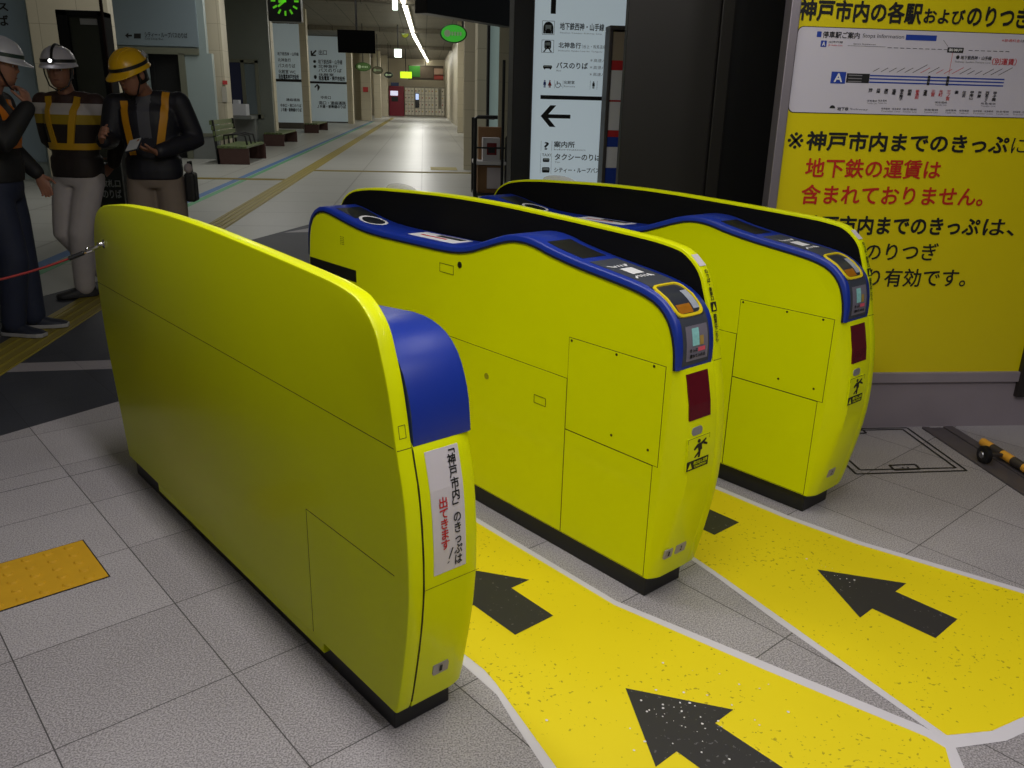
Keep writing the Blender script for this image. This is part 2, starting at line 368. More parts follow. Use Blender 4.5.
def make_gate(label, u0, W, mirror, s, numbers):
    root = thing('ticket_gate', label, 'ticket gate', gpt(u0, 1.40, 0), YG, 'ticket gates')
    deck_profile(DI_LOW if mirror else DI)
    VLx = [(z, v+.012) for z, v in VF] if mirror else VL
    T = .042; WB = W - T - .0015                   # wall thickness, body width
    mu = (lambda u: W-u) if mirror else (lambda u: u)
    ext = lambda P: P
    # plinth
    P = MB(); P.box(*sorted((mu(.018), mu(W-.018))), .062, 1.99+s*.3, 0, ZB+.01); P.build('plinth', BLACK, root, bevel=.004)
    # cabinet body: rings across the width, rounded at the lane-side front corner
    zs = [ZB, .12, .2, .258, .34, .433, .535, .62, .677, .74, .78]
    rear = [(2.185, .70), (2.178, .55), (2.160, .40), (2.12, .22), (2.075, ZB)]
    def ring(u, mixv, ins):
        fr = [(interp(VLx, z)*(1-mixv) + front(z)*mixv + ins, z) for z in zs]
        top = offset_curve(DI_IN[1:], -ins)
        pts = fr + top + [(v-ins, z) for v, z in rear]
        return [Vector((mu(u), v, z)) for v, z in ext(pts)]
    B = MB(); B.rings([ring(0, 0, .004), ring(.004, .08, 0), ring(.016, .45, 0), ring(.030, .80, 0), ring(.045, 1, 0), ring(WB, 1, 0)])
    B.build('cabinet', LIME, root, smooth=True, tri=True)
    # blue deck
    def dring(u, ins):
        o = offset_curve(DI_OUT, -ins); i_ = offset_curve(DI_IN, -.004)
        return [Vector((mu(u), v, z)) for v, z in ext(o + i_[::-1])]
    D = MB(); D.rings([dring(-.002, .007), dring(.0015, .002), dring(.006, 0), *((dring(WB-.001, 0),) if mirror else (dring(WB-.010, 0), dring(WB-.005, .003)))])
    deck = D.build('deck', BLUE, root, smooth=True, tri=True)
    K = MB()                                       # dark rubber line between deck and cabinet
    K.rings([[Vector((mu(u), v, z)) for v, z in ext(offset_curve(DI_IN, .0035) + offset_curve(DI_IN, -.0035)[::-1])] for u in (-.0032, .02)])
    K.build('deck_gasket', mat('dark_blue_rubber', (10, 14, 34), .6, var=0), root, tri=True)
    # tall barrier wall
    fp = smooth_curve(fin_profile(s), 1)
    def fr(u, ins): return [Vector((mu(u), v, z)) for v, z in offset_curve(fp, -ins)]
    F = MB(); F.rings([fr(W-T, .006), fr(W-T+.0018, .0018), fr(W-T+.006, 0), fr(W-.006, 0), fr(W-.0018, .0018), fr(W, .006)])
    wall = F.build('barrier_wall', LIME, root, smooth=True, tri=True)
    inn = [p for p in offset_curve(fp, -.010) if p[1] > .80]
    I = MB(); I.rings([[Vector((mu(u), v, z)) for v, z in inn] for u in (W-T-.0012, W-T+.004)]); I.build('barrier_lining', INNER, root, tri=True)
    # clear dome on the wall's crest
    if not mirror:
        L = MB(); L.ball((mu(W-.010), 1.70, 1.126), (.012, .120, .027), 20, 10); L.build('clear_dome', mat('clear_grey_plastic', (214, 212, 214), .25, var=.2, scale=80, alpha=.55), root, smooth=True)
    # access panels on the side walls with dark gaps round them
    def panel(name, v0, v1, z0, z1, side, gap=.0021, screws=()):
        x = mu(0) if side == 'lane' else mu(W); sg = (-1 if side == 'lane' else 1) * (-1 if mirror else 1)
        G = MB(); G.box(*sorted((x-sg*.002, x+sg*.0004)), v0, v1, z0, z1); g = G.build(name, SEAM, root)
        Q = MB(); Q.box(*sorted((x-sg*.002, x+sg*.0011)), v0+gap, v1-gap, z0+gap, z1-gap); Q.build('panel_skin', LIME, g)
        for sv, sz in screws:
            c = MB(); c.lathe([(.0001, 0), (.0045, 0), (.0045, sg*.0009), (.0001, sg*.0009)], (x+sg*.0011, sv, sz), 10, axis='X'); c.build('screw', BLACK, g)
    if not mirror:
        panel('access_panel', .038, .437, .467, .786, 'lane', screws=((.424, .776), (.23, .776), (.082, .776), (.23, .511), (.08, .511)))
        panel('access_panel', .058, .437, ZB+.002, .467, 'lane')
        panel('access_panel', .437, 2.06, ZB+.002, .645, 'lane')
        H = MB(); x = 0
        H.box(-.0012, .03, 1.757, 2.172, .735, .787, 0)
        H.build('flap_slot', BLACK, root)
        C = MB(); C.lathe([(.0001, 0), (.012, 0), (.012, -.002), (.007, -.003), (.0001, -.003)], (0, 1.018, .928), 16, axis='X'); C.build('key_lock', BLACK, root)
        C = MB(); C.lathe([(.0001, 0), (.012, 0), (.012, -.003), (.006, -.0025), (.0001, -.002)], (0, .852, .543), 16, axis='X'); C.build('key_lock', mat('dull_lime_cap', (150, 150, 20), .5), root)
        for v0, v1, z0, z1, d in ((1.056, 1.142, .884, .918, .0014), (.534, .593, .516, .546, .0014)):
            E = MB(); x0 = -.0012 - (.0011 if d and z1 < .6 else 0)
            for a, b, c, e in ((v0, v1, z1-.0014, z1), (v0, v0+.0014, z0, z1), (v1-.0014, v1, z0, z1), (v0, v1, z0, z0+.0014)): E.box(x0, .001, a, b, c, e)
            E.build('service_hatch_outline', SEAM, root)
        E = MB()
        for k in range(3):
            for j in range(5): E.box(-.0006, .001, 1.852+k*.012, 1.858+k*.012, .885+j*.008, .888+j*.008)
        E.build('speaker_holes', SEAM, root)
    else:
        E = MB(); x = 0
        E.box(-.0007, .002, .010, 2.12, .7850, .7862); E.box(-.0007, .002, .02, .44, .468, .4692); E.box(-.0007, .002, .44, .4412, .09, .469)
        E.build('panel_seam', SEAM, root)
        S = MB(); S.box(.0004, .03, .385, 1.67, .050, .085); S.build('skirt', LIME, root)
        E = MB(); hy = .016
        for a, b, c, d in ((.012, .030, .806, .8072), (.012, .030, .834, .8352), (.012, .0132, .806, .835), (.0288, .030, .806, .835)):
            v = [interp([(q[1], q[0]) for q in FIN[:14]], z)-.0008 for z in (c, d)]
            E.add([(a, v[0], c), (b, v[0], c), (b, v[1], d), (a, v[1], d)], [(0,1,2,3)])
        E.build('service_hatch_outline', SEAM, root)
    # seam line under the wall's upper half, on the front
    E = MB(); u0_, u1_ = sorted((mu(W-T), mu(W))); v = front(.782)
    E.box(u0_+.003, u1_-.003, v-.0008, v+.01, .7813, .7828); E.build('front_seam', SEAM, root)
    fz = lambda z, off=.0014: front(z)-off
    def ffn(u0_, u1_, z0, z1, off=.0014):
        return lambda a, b: Vector((u0_+(u1_-u0_)*a, fz(z0+(z1-z0)*b, off), z0+(z1-z0)*b))
    def plate(name, u0_, u1_, z0, z1, m, off=.0014, k=6, parent=root):
        q = MB(); fn, fb_ = ffn(u0_, u1_, z0, z1, off), ffn(u0_, u1_, z0, z1, -.004); R = []
        for i in range(k+1):
            b = i/k; R.append([fn(0, b), fn(1, b), fb_(1, b), fb_(0, b)])
        q.rings(R); return q.build(name, m, parent)
    if mirror:
        E = MB(); R = []
        for i in range(9):
            z = .1+(.775-.1)*i/8; R.append([Vector((u, fz(z, o), z)) for u, o in ((T-.0015, .0007), (T+.0015, .0007), (T+.0015, -.01), (T-.0015, -.01))])
        E.rings(R); E.build('front_seam', SEAM, root)
        E = MB(); E.add([ffn(.043, .200, .44, .4412, .0008)(a, b) for a, b in ((0,0),(1,0),(1,1),(0,1))], [(0,1,2,3)]); E.build('front_seam', SEAM, root)
        st = plate('notice_sticker', .069, .160, .469, .764, STICK, .0014, 10)
        fn = ffn(.069, .160, .469, .764, .0022); q = MB()
        put_text(q, '﹁神戸市内﹂のきっぷは', fn, .018, 0, True, (.62, .035, .88, .975)); q.build('lettering', INK, st)
        q = MB(); put_text(q, '出てきます', fn, .020, 0, True, (.22, .20, .48, .635)); q.build('lettering', REDINK, st)
        q = MB(); flat_poly(q, fn, [(.44, .105), (.56, .195), (.60, .195), (.48, .105)]); flat_poly(q, fn, [(.40, .070), (.45, .085), (.48, .082), (.43, .067)])
        q.build('lettering', INK, st)
    else:
        # red lamp window, badge, caution label
        lw = plate('lamp_window', .040, .140, .628, .764, RED, .0016)
        R = []; q = MB()
        bd = [(.030+.034+.012*math.cos(t)*(1) + (.026 if math.cos(t) > 0 else 0), .592+.013*math.sin(t)) for t in [2*PI*k/20 for k in range(20)]]
        q.rings([[Vector((u, fz(z, o), z)) for u, z in bd] for o in (-.003, .0018)]); q.build('badge', mat('grey_badge', (150, 150, 154), .4, .3), root)
        lb = plate('caution_label', .036, .140, .470, .572, LIME, .0012)
        fn = ffn(.036, .140, .470, .572, .0019); q = MB()
        for r in ((0, .985, 1, 1), (0, 0, .015, 1), (.985, 0, 1, 1), (0, 0, 1, .30)): flat_rect(q, fn, r, 0, 1)
        q.build('label_print', INK, lb)
        q = MB()                                   # walking figure with its hand held out
        flat_poly(q, fn, [(.50+.075*math.cos(t), .86+.06*math.sin(t)) for t in [2*PI*k/12 for k in range(12)]])
        for P_ in ([(.42, .78), (.62, .80), (.66, .58), (.50, .52)], [(.60, .80), (.82, .90), (.84, .84), (.62, .70)], [(.42, .78), (.26, .66), (.30, .60), (.48, .68)], [(.50, .56), (.60, .58), (.58, .34), (.48, .34)], [(.48, .54), (.56, .50), (.38, .36), (.30, .38)], [(.72, .80), (.90, .72), (.88, .66), (.70, .72)]): flat_poly(q, fn, P_)
        q.build('label_figure', INK, lb)
        fn2 = ffn(.036, .140, .470, .572, .0025); q = MB()
        flat_poly(q, fn2, [(.05, .05), (.25, .05), (.15, .25)]); put_text(q, '飛び出し注意', fn2, .03, 0, False, (.30, .15, .94, .26)); put_text(q, 'CAUTION', fn2, .02, 0, False, (.34, .05, .90, .12))
        q.build('label_lettering', LIME, lb)
        # number plates
    for t, a, b in numbers:
        pl = MB(); c = .0078
        pts = [(a+c*.6, .157), (b, .157), (b, .190-c), (b-c*.6, .192), (a, .192), (a, .157+c)]
        pl.rings([[Vector((u, fz(z, o), z)) for u, z in pts] for o in (-.003, .0016)]); po = pl.build('number_plate', mat('grey_number_plate', (158, 152, 150), .45), root)
        q = MB(); m = (a+b)/2; w = .008
        put_text(q, t, lambda x, y: Vector((m-w/2+w*x, fz(.166+.018*y, .0026), .166+.018*y)), .01); q.build('numeral', INK, po)
    if not mirror:
        # lettering down the front edge of the wall
        fe = [(q[1], q[0]) for q in FIN[7:17]]
        def efn(a, b, z0=.835, z1=1.075, off=.0022):
            z = z0+(z1-z0)*b; return Vector((W-T+.010+(T-.020)*a, interp(fe, z)-off, z+off*.3))
        q = MB(); put_text(q, 'のりば・乗車口', efn, .012, 0, True, (.15, .50, .85, .86)); put_text(q, '精算はこちら', efn, .012, 0, True, (.15, .0, .85, .34)); flat_rect(q, efn, (-.1, .37, 1.1, .48)); q.build('edge_lettering', INK, root)
        q = MB(); flat_rect(q, efn, (-.2, .90, 1.2, 1.02)); q.build('edge_sticker', STICK, root)
        q = MB(); flat_poly(q, lambda a, b: efn(a, b, off=.003), [(.15, .385), (.85, .385), (.5, .465)]); q.build('edge_mark', LIME, root)
    # things set into the deck
    def dfn(u0_, u1_, s0, s1, off=.001):
        def f(a, b):
            (v, z), n = deck_at(s0+(s1-s0)*b); return Vector((mu(u0_+(u1_-u0_)*a), v+n[0]*off, z+n[1]*off))
        return f
    def dplate(name, u0_, u1_, s0, s1, m, off=.0012, k=8, parent=root):
        q = MB(); f, g = dfn(u0_, u1_, s0, s1, off), dfn(u0_, u1_, s0, s1, -.003)
        q.rings([[f(0, i/k), f(1, i/k), g(1, i/k), g(0, i/k)] for i in range(k+1)]); return q.build(name, m, parent, smooth=True)
    av = arc_of_v
    rg = MB(); f = dfn(.034, .138, av(1.66), av(1.825), .0016); n = 28      # round reader at the far end
    A = [f(.5+.5*math.cos(2*PI*k/n), .5+.5*math.sin(2*PI*k/n)) for k in range(n)]; B_ = [f(.5+.40*math.cos(2*PI*k/n), .5+.40*math.sin(2*PI*k/n)) for k in range(n)]
    dplate('far_reader_window', .030, .150, av(1.80), av(1.96), mat('dark_reader_glass', (34, 37, 42), .3, var=.1), .0010)
    q = MB(); q.add([f(.5+.46*math.cos(2*PI*k/n), .5+.46*math.sin(2*PI*k/n))-Vector((0, 0, .0005)) for k in range(n)], [list(range(n))]); q.build('far_reader', mat('dark_reader_glass', (34, 37, 42)), root)
    rg.add(A+B_, [(k, (k+1) % n, n+(k+1) % n, n+k) for k in range(n)]); rg.build('far_reader_ring', WHITE, root)
    if not mirror:
        dplate('dark_window', .026, .132, av(.42), av(.585), BLACK)
        rp = dplate('card_reader', .020, .142, .010, av(.385), DGREY, .0010, 22)
        q = MB(); flat_rect(q, dfn(.054, .106, av(.235), av(.29), .002), (0, 0, 1, 1)); q.build('card_symbol', WHITE, rp)
        q = MB(); g = dfn(.022, .138, av(.165), av(.365), .002)
        for c, sg in ((.70, 1), (.28, -1)):
            for k in range(4): x = .30+.12*k; line_2d(q, g, (x, c), (x+.05, c+sg*.08), .05)
            line_2d(q, g, (.26, c+sg*.01), (.10, c+sg*.10), .045); line_2d(q, g, (.70, c), (.80, c+sg*.09), .045)
        q.build('touch_symbol', WHITE, rp)
        # ticket slot: dark throat, amber mouth, yellow rim
        s0, s1 = arc_of_z(.928), av(.135)
        th = dplate('ticket_slot', .014, .136, s0, s1, mat('slot_grey', (44, 48, 60), .3, var=.1), .0018, 8)
        q = MB(); g = dfn(.014, .136, s0, s1, .0055); n = 24
        def rr(t, k): c, d = math.cos(t), math.sin(t); e = .35; return (.5+.5*k*math.copysign(abs(c)**e, c), .5+.5*k*math.copysign(abs(d)**e, d))
        O_ = [g(*rr(2*PI*i/n, 1.0)) for i in range(n)]; J = [g(*rr(2*PI*i/n, .90)) for i in range(n)]
        g2 = dfn(.014, .136, s0, s1, .0005); O2 = [g2(*rr(2*PI*i/n, 1.03)) for i in range(n)]; J2 = [g2(*rr(2*PI*i/n, .88)) for i in range(n)]
        q.rings([O2, O_, J, J2], cap=False); q.build('slot_rim', FRAMEY, th, smooth=True)
        q = MB(); flat_rect(q, dfn(.030, .092, s0+.010, s0+.040, .0030), (0, 0, 1, 1), 0, 4); q.build('amber_mouth', ORANGE, th)
        q = MB(); flat_rect(q, dfn(.098, .126, s0+.02, s0+.09, .0030), (0, 0, 1, 1), 0, 4); q.build('clear_guide', mat('pale_clear_guide', (160, 166, 178), .15, var=.2), th)
        # ticket picture below the slot
        t0, t1 = .022, .124
        sc_ = dplate('ticket_display', .036, .134, t0, t1, mat('grey_display', (120, 116, 130), .3, var=.1), .0016, 4)
        g = dfn(.036, .134, t0, t1, .0026)
        q = MB()
        for a in (.26, .36, .46): flat_rect(q, g, (a, .42, a+.12, .92), 0, 3)
        q.build('ticket_print', TEAL, sc_)
        q = MB(); flat_rect(q, dfn(.036, .134, t0, t1, .0032), (.60, .42, .78, .68), 0, 2); q.build('ticket_print', OCHRE, sc_)
        q = MB(); flat_rect(q, g, (.52, .24, .86, .36), 0, 2); q.build('ticket_print', PINK, sc_)
        q = MB(); put_text(q, 'きっぷ', g, .03, 0, False, (.14, .25, .48, .35)); put_text(q, '重ねて入れる', g, .03, 0, False, (.14, .08, .86, .19)); q.build('lettering', INK, sc_)
        ns = dplate('deck_notice', .045, .140, av(1.12), av(1.42), WHITE, .0014, 10)
        g = dfn(.045, .140, av(1.12), av(1.42), .0022); q = MB()
        flat_rect(q, g, (.58, .08, .90, .62), 0, 6); q.build('notice_print', INK, ns); q = MB(); flat_rect(q, g, (.32, .30, .46, .86), 0, 6); q.build('notice_print', REDINK, ns)
    return root
make_gate('nearest lime-yellow ticket gate, plain high side towards us, with white sticker on its front', .905, .205, True, 0, [('1', .092, .140)])
make_gate('middle lime-yellow ticket gate with blue card-reader deck and two number plates', 1.855, .215, False, .10, [('1', .012+.012, .064), ('2', .078, .130)])
make_gate('lime-yellow ticket gate furthest right, in front of the yellow notice board', 2.80, .215, False, .10, [("2", .055, .107)])
# ------------------------------------------------------------------ yellow notice board and the dark wall beside it
BOARDY = mat('sign_yellow', (224, 207, 0), .35, var=.02, scale=2)
KICK = mat('grey_kick_panel', (146, 136, 144), .42, 0, var=.14, scale=4)
ALU = mat('anodised_aluminium', (168, 160, 168), .4, .8, var=.06)
DARKCLAD = mat('dark_bronze_cladding', (46, 44, 41), .36, .3, var=.12, scale=1.2)
NEARBLACK = mat('near_black_panel', (15, 15, 17), .5, var=.1)
BY = 3.69
def wall_fn(y, x0=0, z0=0, off=.0): return lambda a, b: Vector((x0+a, y-off, z0+b))
nb = thing('notice_board', 'big yellow notice board with route map strip and Japanese lettering in black and red', 'sign', (1.53, BY, 0))
L0 = Vector((1.53, BY, 0))
def at(o): return lambda a, b: Vector((a-1.53, -o, b))
q = MB(); q.box(.040, 1.402, -.004, .05, .290, 2.45); q.build('board_face', BOARDY, nb)
q = MB(); q.box(0, .042, -.022, .05, .29, 2.45); q.build('frame', ALU, nb, bevel=.004)
q = MB(); q.box(0, 1.405, -.020, .05, .238, .290); q.build('ledge', KICK, nb, bevel=.003)
q = MB(); q.box(0, 1.80, -.004, .05, 0, .238); q.build('kick_panel', KICK, nb)
q = MB(); q.box(1.403, 1.80, -.03, .05, .16, 2.45); q.build('end_post', mat('dark_brown_post', (34, 28, 26), .5), nb, bevel=.004)
F = at(.0055)
def row(s, x0, x1, z0, z1, m, bold): 
    q = MB(); put_text(q, s, F, bold, 0, False, (x0, z0, x1, z1)); q.build('lettering', m, nb)
row('神戸市内の各駅', 1.572, 2.118, 1.852, 1.938, INK, .042)
row('および', 2.126, 2.312, 1.857, 1.918, INK, .038)
row('のりつぎ', 2.322, 2.615, 1.852, 1.938, INK, .040)
row('※', 1.592, 1.664, 1.332, 1.402, INK, .0)
row('神戸市内までのきっぷ', 1.678, 2.632, 1.326, 1.410, INK, .036)
row('に', 2.648, 2.722, 1.332, 1.398, INK, .0)
row('地下鉄の運賃は', 1.690, 2.330, 1.210, 1.295, SIGNRED, .024)
row('含まれておりません。', 1.686, 2.562, 1.092, 1.180, SIGNRED, .024)
row('神戸市内までのきっぷ', 1.712, 2.572, .956, 1.044, INK, .036)
row('は、', 2.590, 2.750, .958, 1.036, INK, .016)
row('のりつぎ', 2.030, 2.388, .840, .922, INK, .016)
row('り有効です。', 2.068, 2.556, .714, .802, INK, .016)
# the white route strip
MAPX0, MAPX1, MAPZ0, MAPZ1 = 1.564, 2.86, 1.486, 1.828
def rounded(x0, x1, z0, z1, r, n=6):
    P = []
    for cx, cz, a0 in ((x1-r, z1-r, 0), (x0+r, z1-r, 90), (x0+r, z0+r, 180), (x1-r, z0+r, 270)):
        for k in range(n+1): t = math.radians(a0+90*k/n); P.append((cx+r*math.cos(t), cz+r*math.sin(t)))
    return P
X = 1.578
q = MB(); q.rings([[at(o)(a, b) for a, b in rounded(X-.003, MAPX1+.003, MAPZ0-.003, MAPZ1+.003, .027)] for o in (.003, .0052)]); mo = q.build('route_map_border', INK, nb)
q = MB(); q.rings([[at(o)(a, b) for a, b in rounded(X, MAPX1, MAPZ0, MAPZ1, .025)] for o in (.003, .0060)]); mp = q.build('route_map', mat('map_white', (206, 202, 214), .5, var=.02), nb)
G = at(.0068); G2 = at(.0074)
ink, blu, red, gry = MB(), MB(), MB(), MB()
flat_rect(blu, G, (1.662, 1.790, 1.682, 1.812)); flat_rect(blu, G, (2.060, 1.790, 2.200, 1.812))
put_text(ink, '停車駅ご案内', G, .02, 0, False, (1.688, 1.788, 1.852, 1.814)); put_text(ink, 'Stops Information', G, .0, 0, False, (1.866, 1.790, 2.052, 1.810))
put_text(red, '※普通料金', G, .0, 0, False, (2.50, 1.796, 2.585, 1.808)); put_text(ink, 'は別です', G, .0, 0, False, (2.588, 1.796, 2.67, 1.808))
flat_rect(blu, G, (1.684, 1.752, 1.710, 1.777)); put_text(ink, 'JR神戸線', G, .0, 0, False, (1.718, 1.767, 1.782, 1.777)); put_text(red, 'JR Kobe Line', G, .0, 0, False, (1.718, 1.755, 1.782, 1.763))
flat_rect(ink, G, (1.805, 1.7595, 1.975, 1.7607)); put_text(ink, 'Sanyo Shinkansen', G, .0, 0, False, (1.83, 1.764, 1.93, 1.771))
for k in range(20):
    x = 1.985+k*.0285
    if not 2.245 < x < 2.335: flat_rect(ink, G, (x, 1.7562, x+.019, 1.7584))
flat_rect(ink, G, (2.258, 1.746, 2.332, 1.767)); line_2d(gry, G, (2.232, 1.795), (2.258, 1.770), .002)
flat_rect(red, G, (2.284, 1.655, 2.2858, 1.746))
put_text(ink, '地下鉄西神・山手線', G, .01, 0, False, (2.325, 1.720, 2.468, 1.736)); put_text(gry, 'Subway Seishin-Yamate Line', G, .0, 0, False, (2.303, 1.704, 2.468, 1.714))
flat_poly(ink, G, [(2.312+.008*math.cos(t), 1.728+.008*math.sin(t)) for t in [2*PI*k/14 for k in range(14)]])
put_text(red, '（別運賃）', G, .01, 0, False, (2.474, 1.702, 2.588, 1.730))
flat_rect(blu, G, (1.750, 1.607, 1.816, 1.655)); flat_rect(ink, G, (1.820, 1.612, 1.924, 1.650))
for k in range(3): flat_rect(gry, G2, (1.828, 1.615+.0125*k, 1.890, 1.6195+.0125*k))
for z in (1.6435, 1.6305, 1.6165): flat_rect(blu, G, (1.925, z-.0028, 2.548, z+.0028))
reds = {4, 7, 8, 9}
REDST = (6, 8, 9, 10)
for k in range(17):
    x = 1.936+k*.0362; L_ = (.026, .03, .032, .034, .036, .062, .04, .046, .030, .034, .05, .048, .03, .03, .046, .05, .06)[k]
    tgt = red if k in REDST else ink
    line_2d(tgt if k in (6, 7, 9, 10, 11) and False else tgt, G, (x, 1.660), (x+L_, 1.660+L_*.55), .0022)
    put_text(tgt, ('神戸', '兵庫', '鷹取', '塩屋', '垂水舞子', '朝霧', '新長田', '灘', '三宮', '元町', '三ノ宮', '灘', '住吉', '甲南山', '芦屋', '西宮さく', '甲子園')[k], G, .02, 0, True,
             (x-.008, (1.575, 1.572, 1.570, 1.568, 1.545, 1.566, 1.552, 1.566, 1.565, 1.565, 1.55, 1.578, 1.565, 1.556, 1.565, 1.545, 1.552)[k], x+.010, 1.592))
for x in (2.196, 2.284): flat_rect(ink, G2, (x-.006, 1.611, x+.006, 1.650))
for x in (2.196, 2.284): flat_rect(gry, at(.008), (x-.0025, 1.621, x+.0025, 1.626)); flat_rect(gry, at(.008), (x-.0025, 1.635, x+.0025, 1.640))
flat_poly(ink, G, [(1.775+.013*math.cos(t), 1.505+.013*math.sin(t)) for t in [PI*k/10 for k in range(11)]]); put_text(ink, '地下鉄', G, .01, 0, False, (1.798, 1.497, 1.850, 1.512)); put_text(gry, 'Subway', G, .0, 0, False, (1.856, 1.498, 1.94, 1.508))
for x0, x1, z in ((2.00, 2.09, 1.509), (2.10, 2.165, 1.509), (2.20, 2.265, 1.509), (2.30, 2.35, 1.509), (2.365, 2.41, 1.509), (2.43, 2.525, 1.509), (2.54, 2.60, 1.509), (2.62, 2.70, 1.509), (1.93, 1.975, 1.540), (1.98, 2.02, 1.542), (2.245, 2.30, 1.541), (2.46, 2.53, 1.541)):
    put_text(ink, '阪神電車・阪急電車' if x1-x0 > .08 else '阪急電鉄', G, .0, 0, False, (x0, z-.004, x1, z+.004)); put_text(gry, 'Transfer Line', G, .0, 0, False, (x0, z-.013, x1, z-.007))
ink.build('map_print', INK, mp); blu.build('map_print', BLUEINK, mp); red.build('map_print', REDINK, mp); gry.build('map_print', mat('grey_ink', (120, 118, 122), .6, var=0), mp)
q = MB(); put_text(q, 'A', G2, .03, 0, False, (1.764, 1.613, 1.802, 1.649)); put_text(q, 'A', G2, .03, 0, False, (1.690, 1.756, 1.704, 1.773)); put_text(q, '新神戸', at(.008), .02, 0, False, (2.264, 1.750, 2.326, 1.763)); q.build('map_print', WHITE, mp)
# dark cladding column
dc = MB(); dc.box(.985, 1.437, 4.30, 4.36, 0, 2.9); dc.box(1.449, 1.513, 4.30, 4.36, 0, 2.9); dc.box(1.437, 1.449, 4.32, 4.36, 0, 2.9)
dc = dc.build('dark_pillar', DARKCLAD, None, bevel=.004); tag(dc, 'dark bronze clad pillar left of the yellow notice board', 'pillar')
wr = MB(); wr.box(1.515, 7, 4.42, 4.6, 0, 2.9); struct(wr.build('wall_right', NEARBLACK))
bc = MB(); bc.box(.645, .785, 6.40, 6.75, 0, 2.9); bc = bc.build('black_column', NEARBLACK, None, bevel=.005); tag(bc, 'slim black column at the left edge of the white direction sign', 'pillar')
# white direction sign
SY = 6.5
ds = thing('direction_sign', 'tall white direction sign with pictograms and a bold left arrow', 'sign', (.787, SY, 0))
def s_at(o): return lambda a, b: Vector((a-.787, -o, b))
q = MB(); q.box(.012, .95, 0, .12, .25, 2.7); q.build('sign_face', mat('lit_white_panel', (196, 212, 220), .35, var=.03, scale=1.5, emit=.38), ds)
q = MB(); q.box(0, .014, -.012, .12, 0, 2.7); q.box(0, .95, -.006, .12, 0, .25); q.build('frame', mat('brown_grey_frame', (96, 84, 78), .4, .5), ds)
S = s_at(.0015); S2 = s_at(.0025); ink, blu, red, gry, wht = MB(), MB(), MB(), MB(), MB()
flat_rect(ink, S, (.918, 2.105, .955, 2.40))
for z0, z1 in ((1.965, 2.058), (1.843, 1.930)):
    for r in ((.860, z0, .863, z1), (.947, z0, .950, z1), (.860, z0, .950, z0+.003), (.860, z1-.003, .950, z1)): flat_rect(gry, S, r)
P = [(.868, 1.972), (.868, 2.010)] + [(.905+.037*math.cos(t), 2.012+.040*math.sin(t)) for t in [PI-PI*k/12 for k in range(13)]] + [(.942, 1.972), (.925, 1.972), (.885, 1.972)]
flat_poly(ink, S, P)
for r in ((.884, 1.995, .926, 2.030), (.880, 1.972, .885, 1.990), (.925, 1.972, .930, 1.990)): flat_rect(wht, S2, r)
flat_rect(ink, s_at(.0032), (.892, 1.982, .918, 2.004))
flat_poly(ink, S, rounded(.880, .930, 1.868, 1.925, .012)); flat_poly(ink, S, [(.872, 1.848), (.884, 1.848), (.898, 1.868), (.888, 1.868)]); flat_poly(ink, S, [(.938, 1.848), (.926, 1.848), (.912, 1.868), (.922, 1.868)])
flat_rect(wht, S2, (.887, 1.893, .923, 1.913)); flat_rect(wht, S2, (.888, 1.876, .896, 1.883)); flat_rect(wht, S2, (.914, 1.876, .922, 1.883))
flat_poly(ink, S, rounded(.876, .942, 1.735, 1.757, .008)); flat_rect(wht, S2, (.882, 1.746, .936, 1.753))
for x in (.888, .930): flat_poly(ink, S, [(x+.006*math.cos(t), 1.735+.006*math.sin(t)) for t in [2*PI*k/10 for k in range(10)]])
def man(mb, x, z, s, skirt=False):
    flat_poly(mb, S, [(x+.12*s*math.cos(t), z+.90*s+.10*s*math.sin(t)) for t in [2*PI*k/10 for k in range(10)]])
    flat_poly(mb, S, [(x-.2*s, z+.35*s), (x+.2*s, z+.35*s), (x+.16*s, z+.78*s), (x-.16*s, z+.78*s)] if not skirt else [(x-.28*s, z+.28*s), (x+.28*s, z+.28*s), (x+.10*s, z+.78*s), (x-.10*s, z+.78*s)])
    flat_rect(mb, S, (x-.13*s, z, x-.02*s, z+.36*s)); flat_rect(mb, S, (x+.02*s, z, x+.13*s, z+.36*s))
man(blu, .892, 1.603, .052); man(red, .930, 1.603, .052, True)
for r in ((.965, 1.600, .967, 1.656), (1.028, 1.600, 1.030, 1.656)): flat_rect(gry, S, r)
line_2d(ink, S, (.985, 1.650), (.985, 1.625), .006); line_2d(ink, S, (.985, 1.636), (1.005, 1.636), .005); line_2d(ink, S, (1.005, 1.636), (1.016, 1.612), .005)
for k in range(9): t, u = PI*.8+PI*1.1*k/9, PI*.8+PI*1.1*(k+1)/9; line_2d(ink, S, (.990+.017*math.cos(t), 1.622+.017*math.sin(t)), (.990+.017*math.cos(u), 1.622+.017*math.sin(u)), .004)
put_text(ink, '化粧室', S, .02, 0, False, (1.035, 1.632, 1.115, 1.655)); put_text(gry, 'Restrooms', S, .0, 0, False, (1.037, 1.610, 1.12, 1.622))
man(ink, 1.258, 1.605, .05)
for r in ((1.232, 1.598, 1.234, 1.660), (1.284, 1.598, 1.286, 1.660)): flat_rect(gry, S, r)
put_text(ink, '地下鉄西神・山手線', S, .028, 0, False, (.989, 2.000, 1.315, 2.050)); put_text(gry, 'Seishin-Yamate Subway Line', S, .0, 0, False, (.991, 1.974, 1.30, 1.986))
put_text(ink, '北神急行', S, .028, 0, False, (.984, 1.878, 1.150, 1.918)); put_text(ink, '（谷上・有馬温泉）', S, .0, 0, False, (1.158, 1.880, 1.345, 1.906)); put_text(gry, 'Hokushin Kyuko Line for Tanigami', S, .0, 0, False, (.984, 1.853, 1.31, 1.865))
